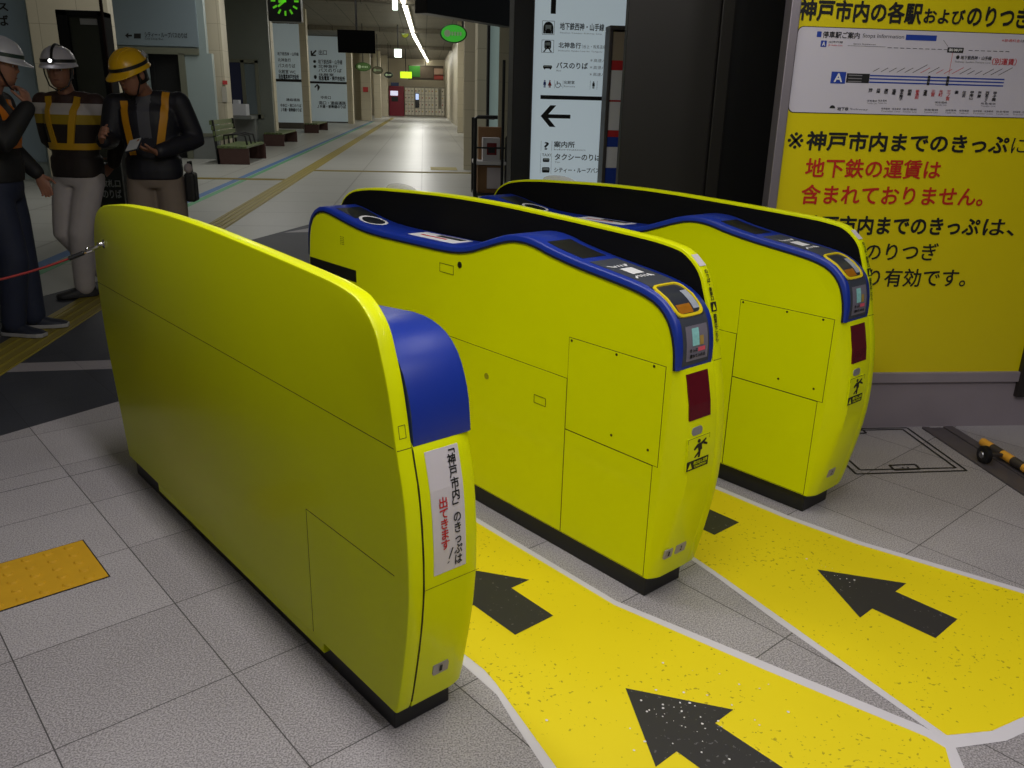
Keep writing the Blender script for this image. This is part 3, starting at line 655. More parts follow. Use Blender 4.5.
put_text(ink, 'バスのりば', S, .028, 0, False, (.974, 1.738, 1.208, 1.782)); put_text(gry, 'Bus', S, .0, 0, False, (.976, 1.718, 1.01, 1.728))
for z in (1.80, 1.752, 1.704): put_text(gry, '＊高速バス', S, .0, 0, False, (1.222, z-.012, 1.37, z+.012))
flat_rect(ink, S, (.864, 1.522, 1.36, 1.550))
flat_poly(ink, S, [(.870, 1.402), (.940, 1.480), (.985, 1.480), (.928, 1.416), (1.095, 1.416), (1.095, 1.388), (.928, 1.388), (.985, 1.326), (.940, 1.326)])
for z0 in (1.150, 1.062, .985): 
    for r in ((.880, z0, .882, z0+.074), (.962, z0, .964, z0+.074)): flat_rect(gry, S, r)
put_text(ink, '?', S, .02, 0, False, (.905, 1.160, .940, 1.216)); put_text(ink, '案内所', S, .025, 0, False, (.978, 1.178, 1.138, 1.224)); put_text(gry, 'Information', S, .0, 0, False, (.98, 1.158, 1.22, 1.170))
put_text(ink, 'タクシーのりば', S, .024, 0, False, (.988, 1.086, 1.345, 1.134)); put_text(gry, 'Taxi', S, .0, 0, False, (.99, 1.066, 1.03, 1.076))
put_text(ink, 'シティー・ループバス', S, .024, 0, False, (.988, .994, 1.338, 1.032))
put_text(ink, 'TAXI', S, .01, 0, False, (.890, 1.112, .955, 1.132)); flat_poly(ink, S, rounded(.898, .948, 1.070, 1.098, .008)); flat_poly(ink, S, rounded(.894, .952, .992, 1.032, .008)); flat_rect(wht, S2, (.900, 1.010, .946, 1.026)); flat_rect(wht, S2, (.905, 1.082, .941, 1.094))
fc = kids(ds)[0]
for mb, m in ((ink, INK), (blu, BLUEINK), (red, REDINK), (gry, mat('grey_ink', (120,118,122))), (wht, mat('sign_white', (196, 212, 220), .4))): mb.build('sign_print', m, fc)
# leaflet stand seen edge-on in front of it
ls = thing('leaflet_stand', 'grey stand of leaflets with red, white and blue spines beside the dark pillar', 'leaflet stand', (1.17, 5.45, 0))
q = MB(); q.box(-.030, -.008, 0, .14, 0, 1.93); q.box(-.008, .13, .12, .14, 0, 1.93); q.box(-.030, .13, 0, .14, 1.93, 1.955); q.box(-.008, .13, .0, .12, 0, .98); q.build('stand_frame', mat('grey_stand_metal', (92, 88, 86), .4, .5), ls, bevel=.003)
for z0, z1, m in ((1.757, 1.92, mat('tan_card', (160, 146, 126), .6)), (1.70, 1.756, REDINK), (1.524, 1.699, WHITE), (1.514, 1.523, REDINK), (1.342, 1.513, WHITE), (1.301, 1.341, REDINK), (1.24, 1.30, BLUEINK), (1.11, 1.239, WHITE), (.985, 1.109, BLUEINK)):
    q = MB(); q.box(-.007, .13, .01, .12, z0, z1); q.build('leaflet_rack', m, ls)
# ------------------------------------------------------------------ things on the floor
# floor hatch: thin metal outline let into the tiles
hm = mat('hatch_edge_metal', (34, 33, 36), .5, .4, var=.1)
hc = thing('floor_hatch', 'square floor hatch outlined in dark metal in front of the notice board', 'floor hatch', (2.12, 3.42, 0))
def hf(z): return lambda a, b: Vector((a-2.12, b-3.42, z))
q = MB()
OUT = [(1.858, 3.150), (2.377, 3.161), (2.392, 3.672), (1.874, 3.672)]; INN = [(1.896, 3.190), (2.345, 3.192), (2.358, 3.652), (1.905, 3.648)]
for R_ in (OUT, INN):
    for i in range(4): line_2d(q, hf(.0012), R_[i], R_[(i+1) % 4], .012)
q.build('hatch_outline', hm, hc)
for tab in ([(2.050, 3.181), (2.172, 3.186), (2.179, 3.236), (2.056, 3.232)], [(2.03, 3.655), (2.15, 3.655), (2.145, 3.610), (2.035, 3.608)]):
    q = MB()
    for i in range(4): line_2d(q, hf(.0016), tab[i], tab[(i+1) % 4], .012)
    q.build('lifting_tab', hm, hc)
q = MB()
for dx in (-.012, .012): q.lathe([(.0001, 0), (.005, 0), (.005, .001), (.0001, .001)], (2.115+dx-2.12, 3.205-3.42, .0012), 10)
q.build('tab_screws', hm, hc)
# low rail with the striped rolling barrier
RAIL = mat('dark_rail_metal', (92, 86, 90), .45, .2, var=.2, scale=9)
q = MB(); q.box(2.462, 2.50, 2.2, 3.66, 0, .010); q.box(2.50, 2.575, 2.2, 3.66, 0, .005); q.box(2.575, 2.625, 2.2, 3.66, 0, .012)
r_ = q.build('floor_rail', RAIL, None, bevel=.002); tag(r_, 'dark metal rail let into the floor below the notice board', 'floor rail')
rb = thing('rolling_barrier', 'low yellow and black striped barrier bar with a small black wheel at lower right', 'barrier', (2.56, 3.30, 0))
WC = (-.066, -.075, .047)
q = MB(); q.lathe([(.008, -.015), (.034, -.015), (.041, -.010), (.041, .010), (.034, .015), (.008, .015)], WC, 24, axis='X'); wh = q.build('wheel', BLACK, rb, smooth=True)
q = MB(); q.lathe([(.0001, -.019), (.013, -.019), (.016, -.015), (.016, .015), (.0001, .015)], WC, 16, axis='X'); q.build('wheel_hub', STEEL, wh)
q = MB(); q.box(-.062, .02, -.085, -.065, .038, .052); q.build('carrier', mat('carrier_grey', (70, 66, 68), .4, .5), rb, bevel=.003)
st = [mat('barrier_yellow', (236, 172, 60), .45, var=.08), mat('barrier_black', (60, 54, 54), .5, var=.1)]
for k in range(12):
    y0 = .085-.072*k; q = MB()
    q.rings([[Vector((.035+.020*math.cos(t), y, .040+.020*math.sin(t))) for t in [2*PI*i/14 for i in range(14)]] for y in (y0, y0-.072)]); q.build('striped_sleeve', st[k % 2], rb, smooth=True)
# yellow dotted tactile pad
TAC = mat('tactile_amber', (200, 152, 12), .75, var=.12, scale=14)
pad = thing('tactile_pad', 'amber dotted tactile floor pad at the left edge', 'tactile paving', gpt(.30, 2.79, 0), YG)
q = MB(); q.box(-.32, .290, -.150, .150, 0, .003); q.build('pad_base', TAC, pad, bevel=.001)
q = MB()
for i in range(9):
    for j in range(5): q.lathe([(.017, 0), (.012, .0045), (.0001, .0048)], (-.285+.0655*i, -.122+.061*j, .003), 12)
d_ = q.build('pad_dots', TAC, pad, smooth=True); d_['kind'] = 'stuff'
q = MB(); q.box(-.32, .294, -.155, .154, 0, .0014); q.build('pad_edge', BLACK, pad)
# concourse guide strips
TSTRIP = mat('tactile_ochre', (150, 136, 48), .6, var=.15, scale=5)
TJ = mat('tactile_ochre_ridge', (128, 114, 42), .6, var=.12, scale=5)
def strip(label, x0, x1, y0, y1, along='y'):
    t = thing('tactile_strip', label, 'tactile paving', ((x0+x1)/2, (y0+y1)/2, 0))
    hx, hy = (x1-x0)/2, (y1-y0)/2
    q = MB(); q.box(-hx, hx, -hy, hy, 0, .0025); q.build('strip_base', TSTRIP, t)
    q = MB()
    for k in range(4):
        c = -1+.25+.5*k
        if along == 'y': q.box(c*hx-.022, c*hx+.022, -hy, hy, .0025, .007)
        else: q.box(-hx, hx, c*hy-.022, c*hy+.022, .0025, .007)
    q.build('guide_ridges', TJ, t)
strip('long ochre tactile strip running down the concourse floor', -2.62, -2.33, 2.6, 72)
strip('ochre tactile strip crossing the concourse to the right', -2.33, 1.4, 18.55, 18.85, 'x')
strip('ochre tactile strip running left to the benches', -5.2, -2.62, 16.35, 16.65, 'x')
q = MB(); q.box(.15, .75, 19.4, 20.2, 0, .006); t_ = q.build('tactile_patch', TSTRIP); tag(t_, 'small ochre tactile patch far down the concourse floor', 'tactile paving')
for nm, lab, x0, x1, y0, y1, c in (('blue_guide_line', 'blue guide line on the concourse floor', -3.50, -3.37, 4.5, 60, (66, 106, 156)), ('green_guide_line', 'green guide line beside the blue one on the floor', -3.35, -3.25, 4.5, 60, (84, 150, 104))):
    q = MB(); q.box(x0-.02, x1-.02, y0, y1, 0, .0016); tag(q.build(nm, mat(nm, c, .5, var=.1)), lab, 'floor marking')
q = MB(); q.box(-3.37+.0, -3.16, 12, 60, 0, .001); 
# rope from the first gate's hook to the left
rp = thing('barrier_rope', 'red barrier rope stretched left from the hook on the first gate', 'rope', gpt(.905, 3.365, .958))
o = gpt(.905, 3.365, .958)
e = ray(-60, 290); e = CO + e*(3.55/Vector((e.x, e.y)).length)
def rope_pt(t): p = o.lerp(e, t); return Vector((p.x, p.y, p.z-.05*t*(1-t)*4*.5))-o
q = MB(); q.tube([rope_pt(t/40) for t in range(9, 41)], .0042, 8); q.build('red_cord', mat('red_rope', (128, 24, 22), .6, var=.35, scale=60, bump=.4, bscale=80), rp, smooth=True)
q = MB(); q.tube([rope_pt(t/40) for t in (5.4, 6, 7, 8, 9.2)], .0085, 8); q.build('black_sleeve', BLACK, rp, smooth=True)
q = MB(); q.tube([rope_pt(t/40) for t in (1.2, 3, 4.2, 5.4)], [.006, .009, .009, .005], 8); q.ball(rope_pt(.11)+Vector((0,0,.008)), .008, 10, 6); q.build('metal_clasp', CHROME, rp, smooth=True)
g1 = [x for x in COL.objects if x.name == 'ticket_gate'][0]
q = MB(); q.lathe([(.0001, .002), (.017, .002), (.017, -.004), (.008, -.008), (.006, -.020), (.010, -.024), (.0001, -.026)], (0, 1.965, .958), 16, axis='X'); q.build('rope_hook', CHROME, g1, smooth=True)
# ------------------------------------------------------------------ the concourse behind
BEIGE = tile_material('beige_wall_tiles', (200, 192, 168), (186, 178, 156), (150, 142, 122), (.60, .60), (.1, .1), 0, .004, .45, 40, .5)
def wall_tiles(m):                                   # the joints of upright tiles run along height: feed (x+y, z)
    nt = m.node_tree; rotn = [n for n in nt.nodes if n.type == 'VECTOR_ROTATE'][0]; g = [n for n in nt.nodes if n.type == 'NEW_GEOMETRY'][0]
    sx = N(nt, 'ShaderNodeSeparateXYZ'); nt.links.new(g.outputs['Position'], sx.inputs[0])
    cb = N(nt, 'ShaderNodeCombineXYZ'); nt.links.new(math_node(nt, 'ADD', sx.outputs[0], sx.outputs[1]), cb.inputs[0]); nt.links.new(sx.outputs[2], cb.inputs[1])
    nt.links.new(cb.outputs[0], rotn.inputs['Vector'])
wall_tiles(BEIGE)
PALE = mat('pale_grey_green_panel', (150, 164, 164), .3, var=.04, scale=2)
SIGNW = mat('pale_sign_panel', (190, 206, 212), .35, var=.03, scale=1, emit=.12)
GREYW = mat('grey_lower_wall', (120, 124, 122), .5, var=.06)
DARKHOLE = mat('dark_doorway', (14, 14, 16), .7, var=.1)
CEILM = tile_material('grey_ceiling_panels', (132, 126, 112), (104, 99, 88), (70, 66, 58), (1.2, 2.4), (.2, .4), 0, .02, .6, 8, 1.2)
BROWN = mat('dark_brown_wood', (70, 44, 38), .5, var=.15, scale=10)
GREENB = mat('moss_green_slats', (88, 102, 60), .5, var=.12, scale=12)
def X_(px, py, y): return on_y(px, py, y).x
def Z_(px, py, y): return on_y(px, py, y).z
CZ = 4.95
q = MB(); q.box(-9, 7, 9.2, 86, CZ, CZ+.1); struct(q.build('ceiling', CEILM))
q = MB(); q.box(-9, 7, -6, 9.2, 2.92, 3.02); q.box(-9, 7, 9.1, 9.2, 3.02, CZ+.1); struct(q.build('ceiling_front', mat('white_ceiling', (196, 194, 188), .7, var=.03)))
q = MB(); q.box(-9.1, -9, -6, 86, 0, CZ); struct(q.build('wall_left', BEIGE))
q = MB(); q.box(-9, 7, 82.3, 82.5, 0, CZ+.1); struct(q.build('wall_back', mat('far_beige_wall', (200, 190, 166), .6, var=.04)))
q = MB(); q.box(1.98, 2.2, 25, 82.2, 0, CZ); struct(q.build('wall_right', BEIGE))
q = MB(); q.box(.9, 7, 19.6, 19.8, 0, CZ); struct(q.build('wall_right_end', BEIGE))
for y in (33, 47, 62):                               # shallow beams across the concourse ceiling
    q = MB(); q.box(-9, 7, y, y+.6, CZ-.22, CZ); struct(q.build('trim_1', CEILM))
def column(label, x0, x1, y, depth=.7, m=BEIGE, name='wall_column', z1=CZ):
    q = MB(); q.box(x0, x1, y, y+depth, 0, z1); o = q.build(name, m, None, bevel=.01); return tag(o, label, 'column')
def front_wall(name, x0, x1, y, m, z0=0, z1=CZ, t=.2):
    q = MB(); q.box(x0, x1, y, y+t, z0, z1); return struct(q.build(name, m))
# far-left bluish sign, beige pier, arrow panel with its doorway
front_wall('wall_left_bay', -8.99, -5.6, 15.9, PALE)
lsn = thing('wall_sign', 'pale blue-grey wall sign at the far left edge with cut-off black characters', 'sign', (-7.4, 15.88, 0))
q = MB(); q.box(-1.4, X_(26, 20, 15.85)+7.4, -.03, 0, .3, 4.2); q.build('sign_face', mat('blue_grey_sign', (134, 152, 166), .35, var=.03), lsn)
q = MB(); f = lambda a, b: Vector((a+7.4, -.034, b))
x1 = X_(8, 6, 15.85); x2 = X_(9, 22, 15.85)
put_text(q, 'バス', f, .03, 0, False, (x1-.42, Z_(4, 11, 15.85), x1, Z_(4, 2, 15.85))); put_text(q, 'のりば', f, .03, 0, False, (x2-.62, Z_(4, 26, 15.85), x2, Z_(4, 15, 15.85))); q.build('lettering', INK, lsn)
xa, xb = X_(28, 20, 15.2), X_(109, 20, 15.2)
column('broad beige tiled pier behind the dark standing display', xa, xb, 15.2, .25)
AY = 21.6
front_wall('wall_left_panel', X_(106, 20, AY), X_(204, 20, AY), AY, PALE, Z_(160, 52, AY), CZ)
front_wall('wall_left_panel', X_(184, 60, AY), X_(212, 60, AY), AY, PALE, .55, Z_(160, 52, AY))
front_wall('wall_left_panel', X_(184, 60, AY), X_(212, 60, AY), AY, GREYW, 0, .55)
front_wall('wall_left_panel', X_(98, 60, AY), X_(146, 60, AY), AY, PALE, 0, Z_(160, 52, AY))
q = MB(); q.box(X_(144, 60, AY), X_(186, 60, AY), AY+.3, AY+.4, 0, Z_(160, 52, AY)); q.box(X_(150, 80, AY), X_(152, 80, AY), AY+.28, AY+.3, 0, 2.2); struct(q.build('door_1', DARKHOLE))
fm = mat('grey_green_frame', (110, 112, 96), .5, var=.05)
q = MB(); q.box(X_(113, 50, AY), X_(199, 50, AY), AY-.06, AY+.02, Z_(160, 54, AY), Z_(160, 47.5, AY)); q.box(X_(179, 60, AY), X_(185, 60, AY), AY-.06, AY+.1, 0, Z_(160, 53, AY)); q.box(X_(183, 125, AY), X_(212, 125, AY), AY-.02, AY+.02, .52, .60); struct(q.build('trim_2', fm))
asn = thing('arrow_sign', 'grey overhead panel with a small left arrow and black lettering above a dark doorway', 'sign', (X_(155, 35, AY), AY-.03, 0))
f0 = asn.location.x
q = MB(); q.box(X_(114, 20, AY)-f0, X_(197, 20, AY)-f0, -.03, .03, Z_(160, 46, AY), CZ-.3); q.build('sign_face', mat('slate_grey_panel', (128, 142, 150), .22, var=.03, scale=1), asn)
f = lambda a, b: Vector((a-f0, -.034, b)); q = MB(); A_ = lambda px, py: (X_(px, py, AY-.06), Z_(px, py, AY-.06))
flat_poly(q, f, [A_(125, 35.5), A_(128.5, 32.5), A_(128.5, 34.7), A_(132, 34.7), A_(132, 36.5), A_(128.5, 36.5), A_(128.5, 38.5)])
flat_poly(q, f, [A_(134, 33.5), A_(141, 33.5), A_(141, 38.5), A_(134, 38.5)]); 
a, b = A_(145, 37.2), A_(187, 33.0); put_text(q, 'シティー・ループバスのりば', f, .02, 0, False, (a[0], a[1], b[0], b[1])); a, b = A_(145, 40), A_(163, 38); put_text(q, 'City Loop Bus', f, .0, 0, False, (a[0], a[1], b[0], b[1])); q.build('lettering', INK, asn)
# columns along the left, each with the wall between
def px_col(label, a, b, py, y, depth=.8): return column(label, X_(a, py, y), X_(b, py, y), y, depth)
c3 = px_col('beige column behind the green bench with a red notice', 204, 226, 91, 22.4, .6)
q = MB(); q.box(X_(222, 82, 22.3), X_(226.5, 82, 22.3), 22.36, 22.4, Z_(222, 84.5, 22.4), Z_(222, 80.5, 22.4)); tag(q.build('notice_sign', mat('notice_red', (190, 60, 60), .5)), 'small red notice on the beige column above the green bench', 'notice')
q = MB(); q.box(X_(221, 92, 22.3), X_(226, 92, 22.3), 22.37, 22.4, Z_(222, 102, 22.4), Z_(222, 87, 22.4)); tag(q.build('notice_sign', mat('notice_pale', (176, 172, 160), .5)), 'small pale notice under the red one on the beige column', 'notice')
px_col('beige column right of the window recess', 259, 274, 91, 29, .5)
px_col('beige column between the two black-lettered sign panels', 302, 309, 91, 38.5, .5)
px_col('beige column under the hanging black screen', 347, 352.5, 91, 53)
px_col('beige column with a tiny red mark far down the left side', 361, 371, 100, 62)
px_col('last but one beige column on the left side', 374, 381, 100, 70)
px_col('last beige column on the left before the red machine', 382, 388, 105, 77)
q = MB(); q.box(X_(363, 89, 61.9), X_(368, 89, 61.9), 61.95, 62, Z_(364, 92, 62), Z_(364, 87, 62)); tag(q.build('notice_sign', mat('notice_red', (190, 60, 60))), 'tiny red notice on a far beige column', 'notice')
# window recess between the columns
WY = 28
front_wall('wall_left_recess', X_(222, 60, WY), X_(270, 60, WY), WY, mat('dim_grey_green_wall', (112, 118, 110), .4, var=.05), 0, CZ)
w1 = thing('window_1', None, None, (X_(240, 80, WY), WY, 0)); w1['kind'] = 'structure'; wx = w1.location.x
Wp = lambda a, b, z0, z1, y0, y1: (X_(a, 80, WY)-wx, X_(b, 80, WY)-wx, y0, y1, Z_(240, z1, WY), Z_(240, z0, WY))
q = MB(); q.box(*Wp(228, 242, 62, 106, -.05, 0)); q.build('navy_blind', mat('navy_blind', (34, 40, 76), .6, var=.1), w1)
q = MB(); q.box(*Wp(245, 256, 64, 116, -.04, 0)); q.build('pane', mat('grey_glass', (112, 124, 128), .15, var=.05), w1)
q = MB(); q.box(*Wp(242, 245.5, 60, 118, -.08, 0)); q.box(*Wp(256, 259, 60, 118, -.08, 0)); q.box(*Wp(227, 259, 59, 62.5, -.08, 0)); q.box(*Wp(227, 262, 114, 118, -.08, 0)); q.build('window_frame', fm, w1)
q = MB(); q.box(X_(231, 108, 27), X_(246, 108, 27), 27, 27.5, Z_(240, 115.5, 27), Z_(240, 104, 27)); q.box(X_(232, 100, 27), X_(238, 100, 27), 27.1, 27.4, Z_(240, 104, 27), Z_(240, 100, 27)); wb = q.build('white_box', mat('white_box', (206, 208, 214), .5), None, bevel=.01); tag(wb, 'white box on the window counter above the green bench', 'box')
q = MB(); q.box(X_(229, 117, 27), X_(252, 117, 27), 26.9, 28, Z_(240, 119, 27), Z_(240, 115.5, 27)); q.box(X_(229, 130, 27), X_(252, 130, 27), 27.5, 28, 0, Z_(240, 119, 27)); cn = q.build('window_counter', GREYW); tag(cn, 'grey counter under the window behind the green bench', 'counter')
# two lettered sign panels
def sign_panel(label, y, x0, x1, yt, yb, mid, rows):
    t = thing('guide_sign', label, 'sign', (X_((x0+x1)/2, 80, y), y, 0)); ox = t.location.x
    P = lambda px, py: (X_(px, 80, y)-ox, Z_(px, py, y))
    a, b = P(x0, yb), P(x1, yt)
    q = MB(); q.box(a[0], b[0], 0, .15, a[1], b[1]); q.build('sign_face', SIGNW, t)
    q = MB(); q.box(a[0], b[0], .02, .15, 0, a[1]); q.build('sign_base', mat('dark_sign_base', (84, 80, 74), .5), t)
    m_ = P(x0, mid)[1]; q = MB(); q.box(a[0], b[0], -.02, 0, m_-.06, m_+.06); q.build('divider', INK, t)
    q = MB(); f = lambda u, v: Vector((u, -.008, v))
    for s, xa_, xb_, ya_, yb_, bold in rows: u, v = P(xa_, yb_), P(xb_, ya_); put_text(q, s, f, bold, 0, False, (u[0], u[1], v[0], v[1]))
    q.build('lettering', INK, t); return t
R_ = [('地下鉄西神・山手線', 279, 300, 52.5, 55.5, .02), ('北神急行', 279, 292, 58.5, 61.5, .02), ('バスのりば', 279, 296, 64, 67.5, .02), ('化粧室 WC', 279, 296, 70, 73.5, .02), ('阪急電車神戸市役所', 279, 299, 74.5, 79, .04), ('連絡通路', 285, 299, 98.5, 101, .02), ('中央口・東口のりば', 279, 300, 104, 107, .02), ('ＪＲ線・新幹線のりば', 279, 300, 108, 111.5, .04)]
sign_panel('pale guide sign with black lettering between the first pair of far columns', 43, 264, 305, 24, 122, 79.8, R_)
R_ = [('↙', 312, 318, 50, 56, .04), ('出口', 320, 328, 50, 55, .02), ('地下鉄西神・山手線', 319, 343, 60, 64, .02), ('北神急行', 319, 338, 65, 68, .02), ('バスのりば', 319, 342, 69, 72, .02), ('化粧室', 319, 334, 73.5, 76, .02), ('阪急電車・神戸市役所', 319, 345, 76.5, 80.5, .04), ('・', 314, 317, 60, 63, .06), ('・', 314, 317, 65, 68, .06), ('・', 314, 317, 75, 79, .06), ('↑', 314, 320, 84, 91, .04), ('中央口', 320, 330, 96, 99, .02), ('南口・連絡通路', 318, 345, 101.5, 104.5, .02), ('ＪＲ線・新幹線のりば', 316, 345, 105, 108, .04)]
sign_panel('pale guide sign with diagonal arrow left of the hanging black screen', 54.5, 309, 348, 37, 121, 82.2, R_)
q = MB(); q.box(X_(270, 20, 43), X_(306, 20, 43), 43.0, 43.6, Z_(290, 24, 43), CZ); q.box(X_(306, 20, 54.6), X_(350, 20, 54.6), 54.6, 55.2, Z_(330, 37, 54.6), CZ); struct(q.build('trim_3', mat('grey_lintel', (120, 114, 100), .6, var=.08)))
front_wall('wall_left_recess', -8.9, X_(306, 80, 43.3), 43.3, BEIGE); front_wall('wall_left_recess', -8.9, X_(350, 80, 54.9), 54.9, BEIGE)
front_wall('wall_left_recess', -8.9, -4.3, 63, BEIGE)
# right side: columns, pale glass
px_col('beige column on the right with a pale glass strip beside it', 477, 489, 100, 18.2, .8)
px_col('farthest beige column on the right of the concourse', 457.5, 466.5, 100, 42, .5)
q = MB(); q.box(X_(490, 60, 17.6), X_(499, 60, 17.6), 17.6, 17.7, 0, CZ-.1); gs = q.build('glass_strip', mat('pale_green_glass_glow', (172, 196, 190), .15, var=.04, emit=.16)); tag(gs, 'tall pale green glass strip beside the right beige column', 'glass panel')  # faint glow added to the glass so it reads brighter
q = MB(); q.box(X_(487.5, 60, 17.5), X_(490, 60, 17.5), 17.5, 17.75, 0, CZ-.1); gf = q.build('glass_edge', NEARBLACK); tag(gf, 'thin black upright edging the pale green glass strip', 'post')
ph = thing('slim_pole', 'slim black pole standing behind the goods cart', 'pole', (X_(503, 120, 12.6), 12.6, 0))
q = MB(); q.tube([(0, 0, 0), (0, 0, Z_(503, 60, 12.6))], .022, 10); q.build('pole', NEARBLACK, ph, smooth=True)
# far wall: lockers, red machine
LX0, LX1 = X_(404.5, 100, 81), 1.95
LOCK = mat('cream_locker_door', (230, 224, 206), .4, var=.04); LFR = mat('locker_frame', (150, 144, 126), .5)
LZ = Z_(430, 87, 81)
for k in range(4):
    w = (LX1-LX0)/4; t = thing('coin_locker', ['cream coin locker bank next to the red machine', 'cream coin locker bank with the bright tall screen', 'cream coin locker bank third from the red machine', 'cream coin locker bank furthest right at the far wall'][k], 'locker', (LX0+w*k+w/2, 81, 0), 0, 'far coin lockers')
    q = MB(); q.box(-w/2+.01, w/2-.01, 0, .6, 0, LZ); q.build('locker_body', LFR, t)
    for i in range(3):
        for j in range(4):
            if k == 3 and i == 1 and j > 0 or (k == 1 and i == 0 and j in (1, 2)): continue
            x0 = -w/2+.04+i*(w-.06)/3; z0 = .12+j*(LZ-.2)/4; q = MB(); q.box(x0+.01, x0+(w-.06)/3-.015, -.03, 0, z0, z0+(LZ-.2)/4-.03); d = q.build('locker_door', LOCK, t)
            q = MB(); q.box(x0+.05, x0+.13, -.045, -.03, z0+.25, z0+.36); q.build('locker_lock', mat(*[('lock_yellow', (200, 170, 40)), ('lock_red', (170, 60, 50)), ('lock_dark', (60, 56, 50))][(i+2*j+k) % 3], .5), d)
    if k == 1: q = MB(); q.box(-w/2+.06, -w/2+.42, -.06, 0, .75, 2.0); q.build('locker_screen', mat('dark_screen', (40, 44, 50), .2), t); q = MB(); q.box(-w/2+.1, -w/2+.38, -.07, -.06, 1.45, 1.95); q.build('screen_glow', mat('screen_glow', (190, 210, 255), .3, emit=.8), t)
    if k == 3: q = MB(); q.box(-w/2+.42, w/2-.40, -.06, 0, .9, 2.3); q.build('locker_notice', mat('notice_grey', (110, 108, 98), .5), t)
vm = thing('vending_machine', 'crimson vending machine beside the cream coin lockers', 'vending machine', (X_(396.5, 100, 80.6), 80.6, 0)); w = X_(404, 100, 80.6)-X_(389, 100, 80.6)
q = MB(); q.box(-w/2, w/2, 0, .8, 0, Z_(396, 86, 80.6)); q.build('cabinet', mat('crimson_machine', (136, 14, 44), .4), vm, bevel=.02)
q = MB(); q.box(-w/4-.2, w/4-.2, -.04, 0, 1.75, 2.15); q.build('lit_panel', mat('lit_white', (226, 226, 250), .3, emit=.7), vm)
q = MB(); q.box(-w/4-.1, w/4-.2, -.04, 0, 1.25, 1.65); q.build('dark_panel', BLACK, vm); q = MB(); q.box(-w/2+.2, w/6, 0, .5, Z_(396, 86, 80.6), Z_(396, 82.5, 80.6)); q.build('blue_topper', mat('blue_topper', (60, 76, 120), .5), vm)
# hanging things
def hang(t, x, y, z, ztop, r=.02):
    q = MB(); q.tube([Vector((x, y, z))-t.location, Vector((x, y, ztop))-t.location], r, 8); q.build('hanging_rod', BLACK, t, smooth=True)
tv = thing('hanging_screen', 'black screen hanging from the ceiling over the left columns', 'screen', (X_(356, 40, 22), 22, 0)); ox = tv.location.x
q = MB(); q.box(X_(337.5, 40, 22)-ox, X_(375, 40, 22)-ox, 0, .10, Z_(356, 53, 22), Z_(356, 30, 22)); q.build('screen', mat('black_screen', (2, 2, 2), .8, spec=.05), tv, bevel=.01); hang(tv, X_(356, 20, 22), 22.05, Z_(356, 30, 22), CZ, .025)
ck = thing('hanging_clock', 'black hanging clock with glowing green hour marks', 'clock', (X_(285, 4, 13), 13, 0)); ox = ck.location.x
q = MB(); q.box(X_(268, 10, 13)-ox, X_(301, 10, 13)-ox, 0, .22, Z_(285, 21.5, 13), Z_(285, -22, 13)); q.build('clock_case', mat('clock_black', (20, 22, 22), .3), ck, bevel=.01)
CLG = mat('clock_green', (90, 190, 30), .4, emit=.5); cz = Z_(285, 1, 13); rr_ = (X_(301, 4, 13)-X_(268, 4, 13))/2*.86
q = MB()
for k in range(12):
    t = PI*k/6; q.add([Vector((math.sin(t)*rr_*a+math.cos(t)*w_, -.012, cz+math.cos(t)*rr_*a-math.sin(t)*w_)) for a, w_ in ((.66, -.013), (.66, .013), (.98, .013), (.98, -.013))], [(0,1,2,3)])
q.build('hour_marks', CLG, ck)
q = MB()
for t, l, w_ in ((math.radians(232), .62, .014), (math.radians(262), .45, .018)): q.add([Vector((math.sin(t)*rr_*a+math.cos(t)*s_, -.014, cz+math.cos(t)*rr_*a-math.sin(t)*s_)) for a, s_ in ((-.1, -w_), (-.1, w_), (l, w_), (l, -w_))], [(0,1,2,3)])
q.build('clock_hands', CLG, ck); hang(ck, ox, 13.1, Z_(285, -22, 13), CZ, .03)
bb = thing('hanging_sign', 'black overhead sign board hanging above the middle gate', 'sign', on_z(471, 20, 2.35)); p, r = on_z(427, 13, 2.35)-bb.location, on_z(515, 27.5, 2.35)-bb.location
nrm = Vector((p.y-r.y, r.x-p.x, 0)).normalized()*.16
q = MB(); q.prism([p, r, r+nrm, p+nrm], (0, 0, .42)); q.build('sign_box', mat('black_sign_box', (10, 10, 12), .4), bb, bevel=.006)
for t in (.2, .8): hang(bb, *(bb.location+p.lerp(r, t)+nrm*.5).xy, 2.77, 2.92, .015)
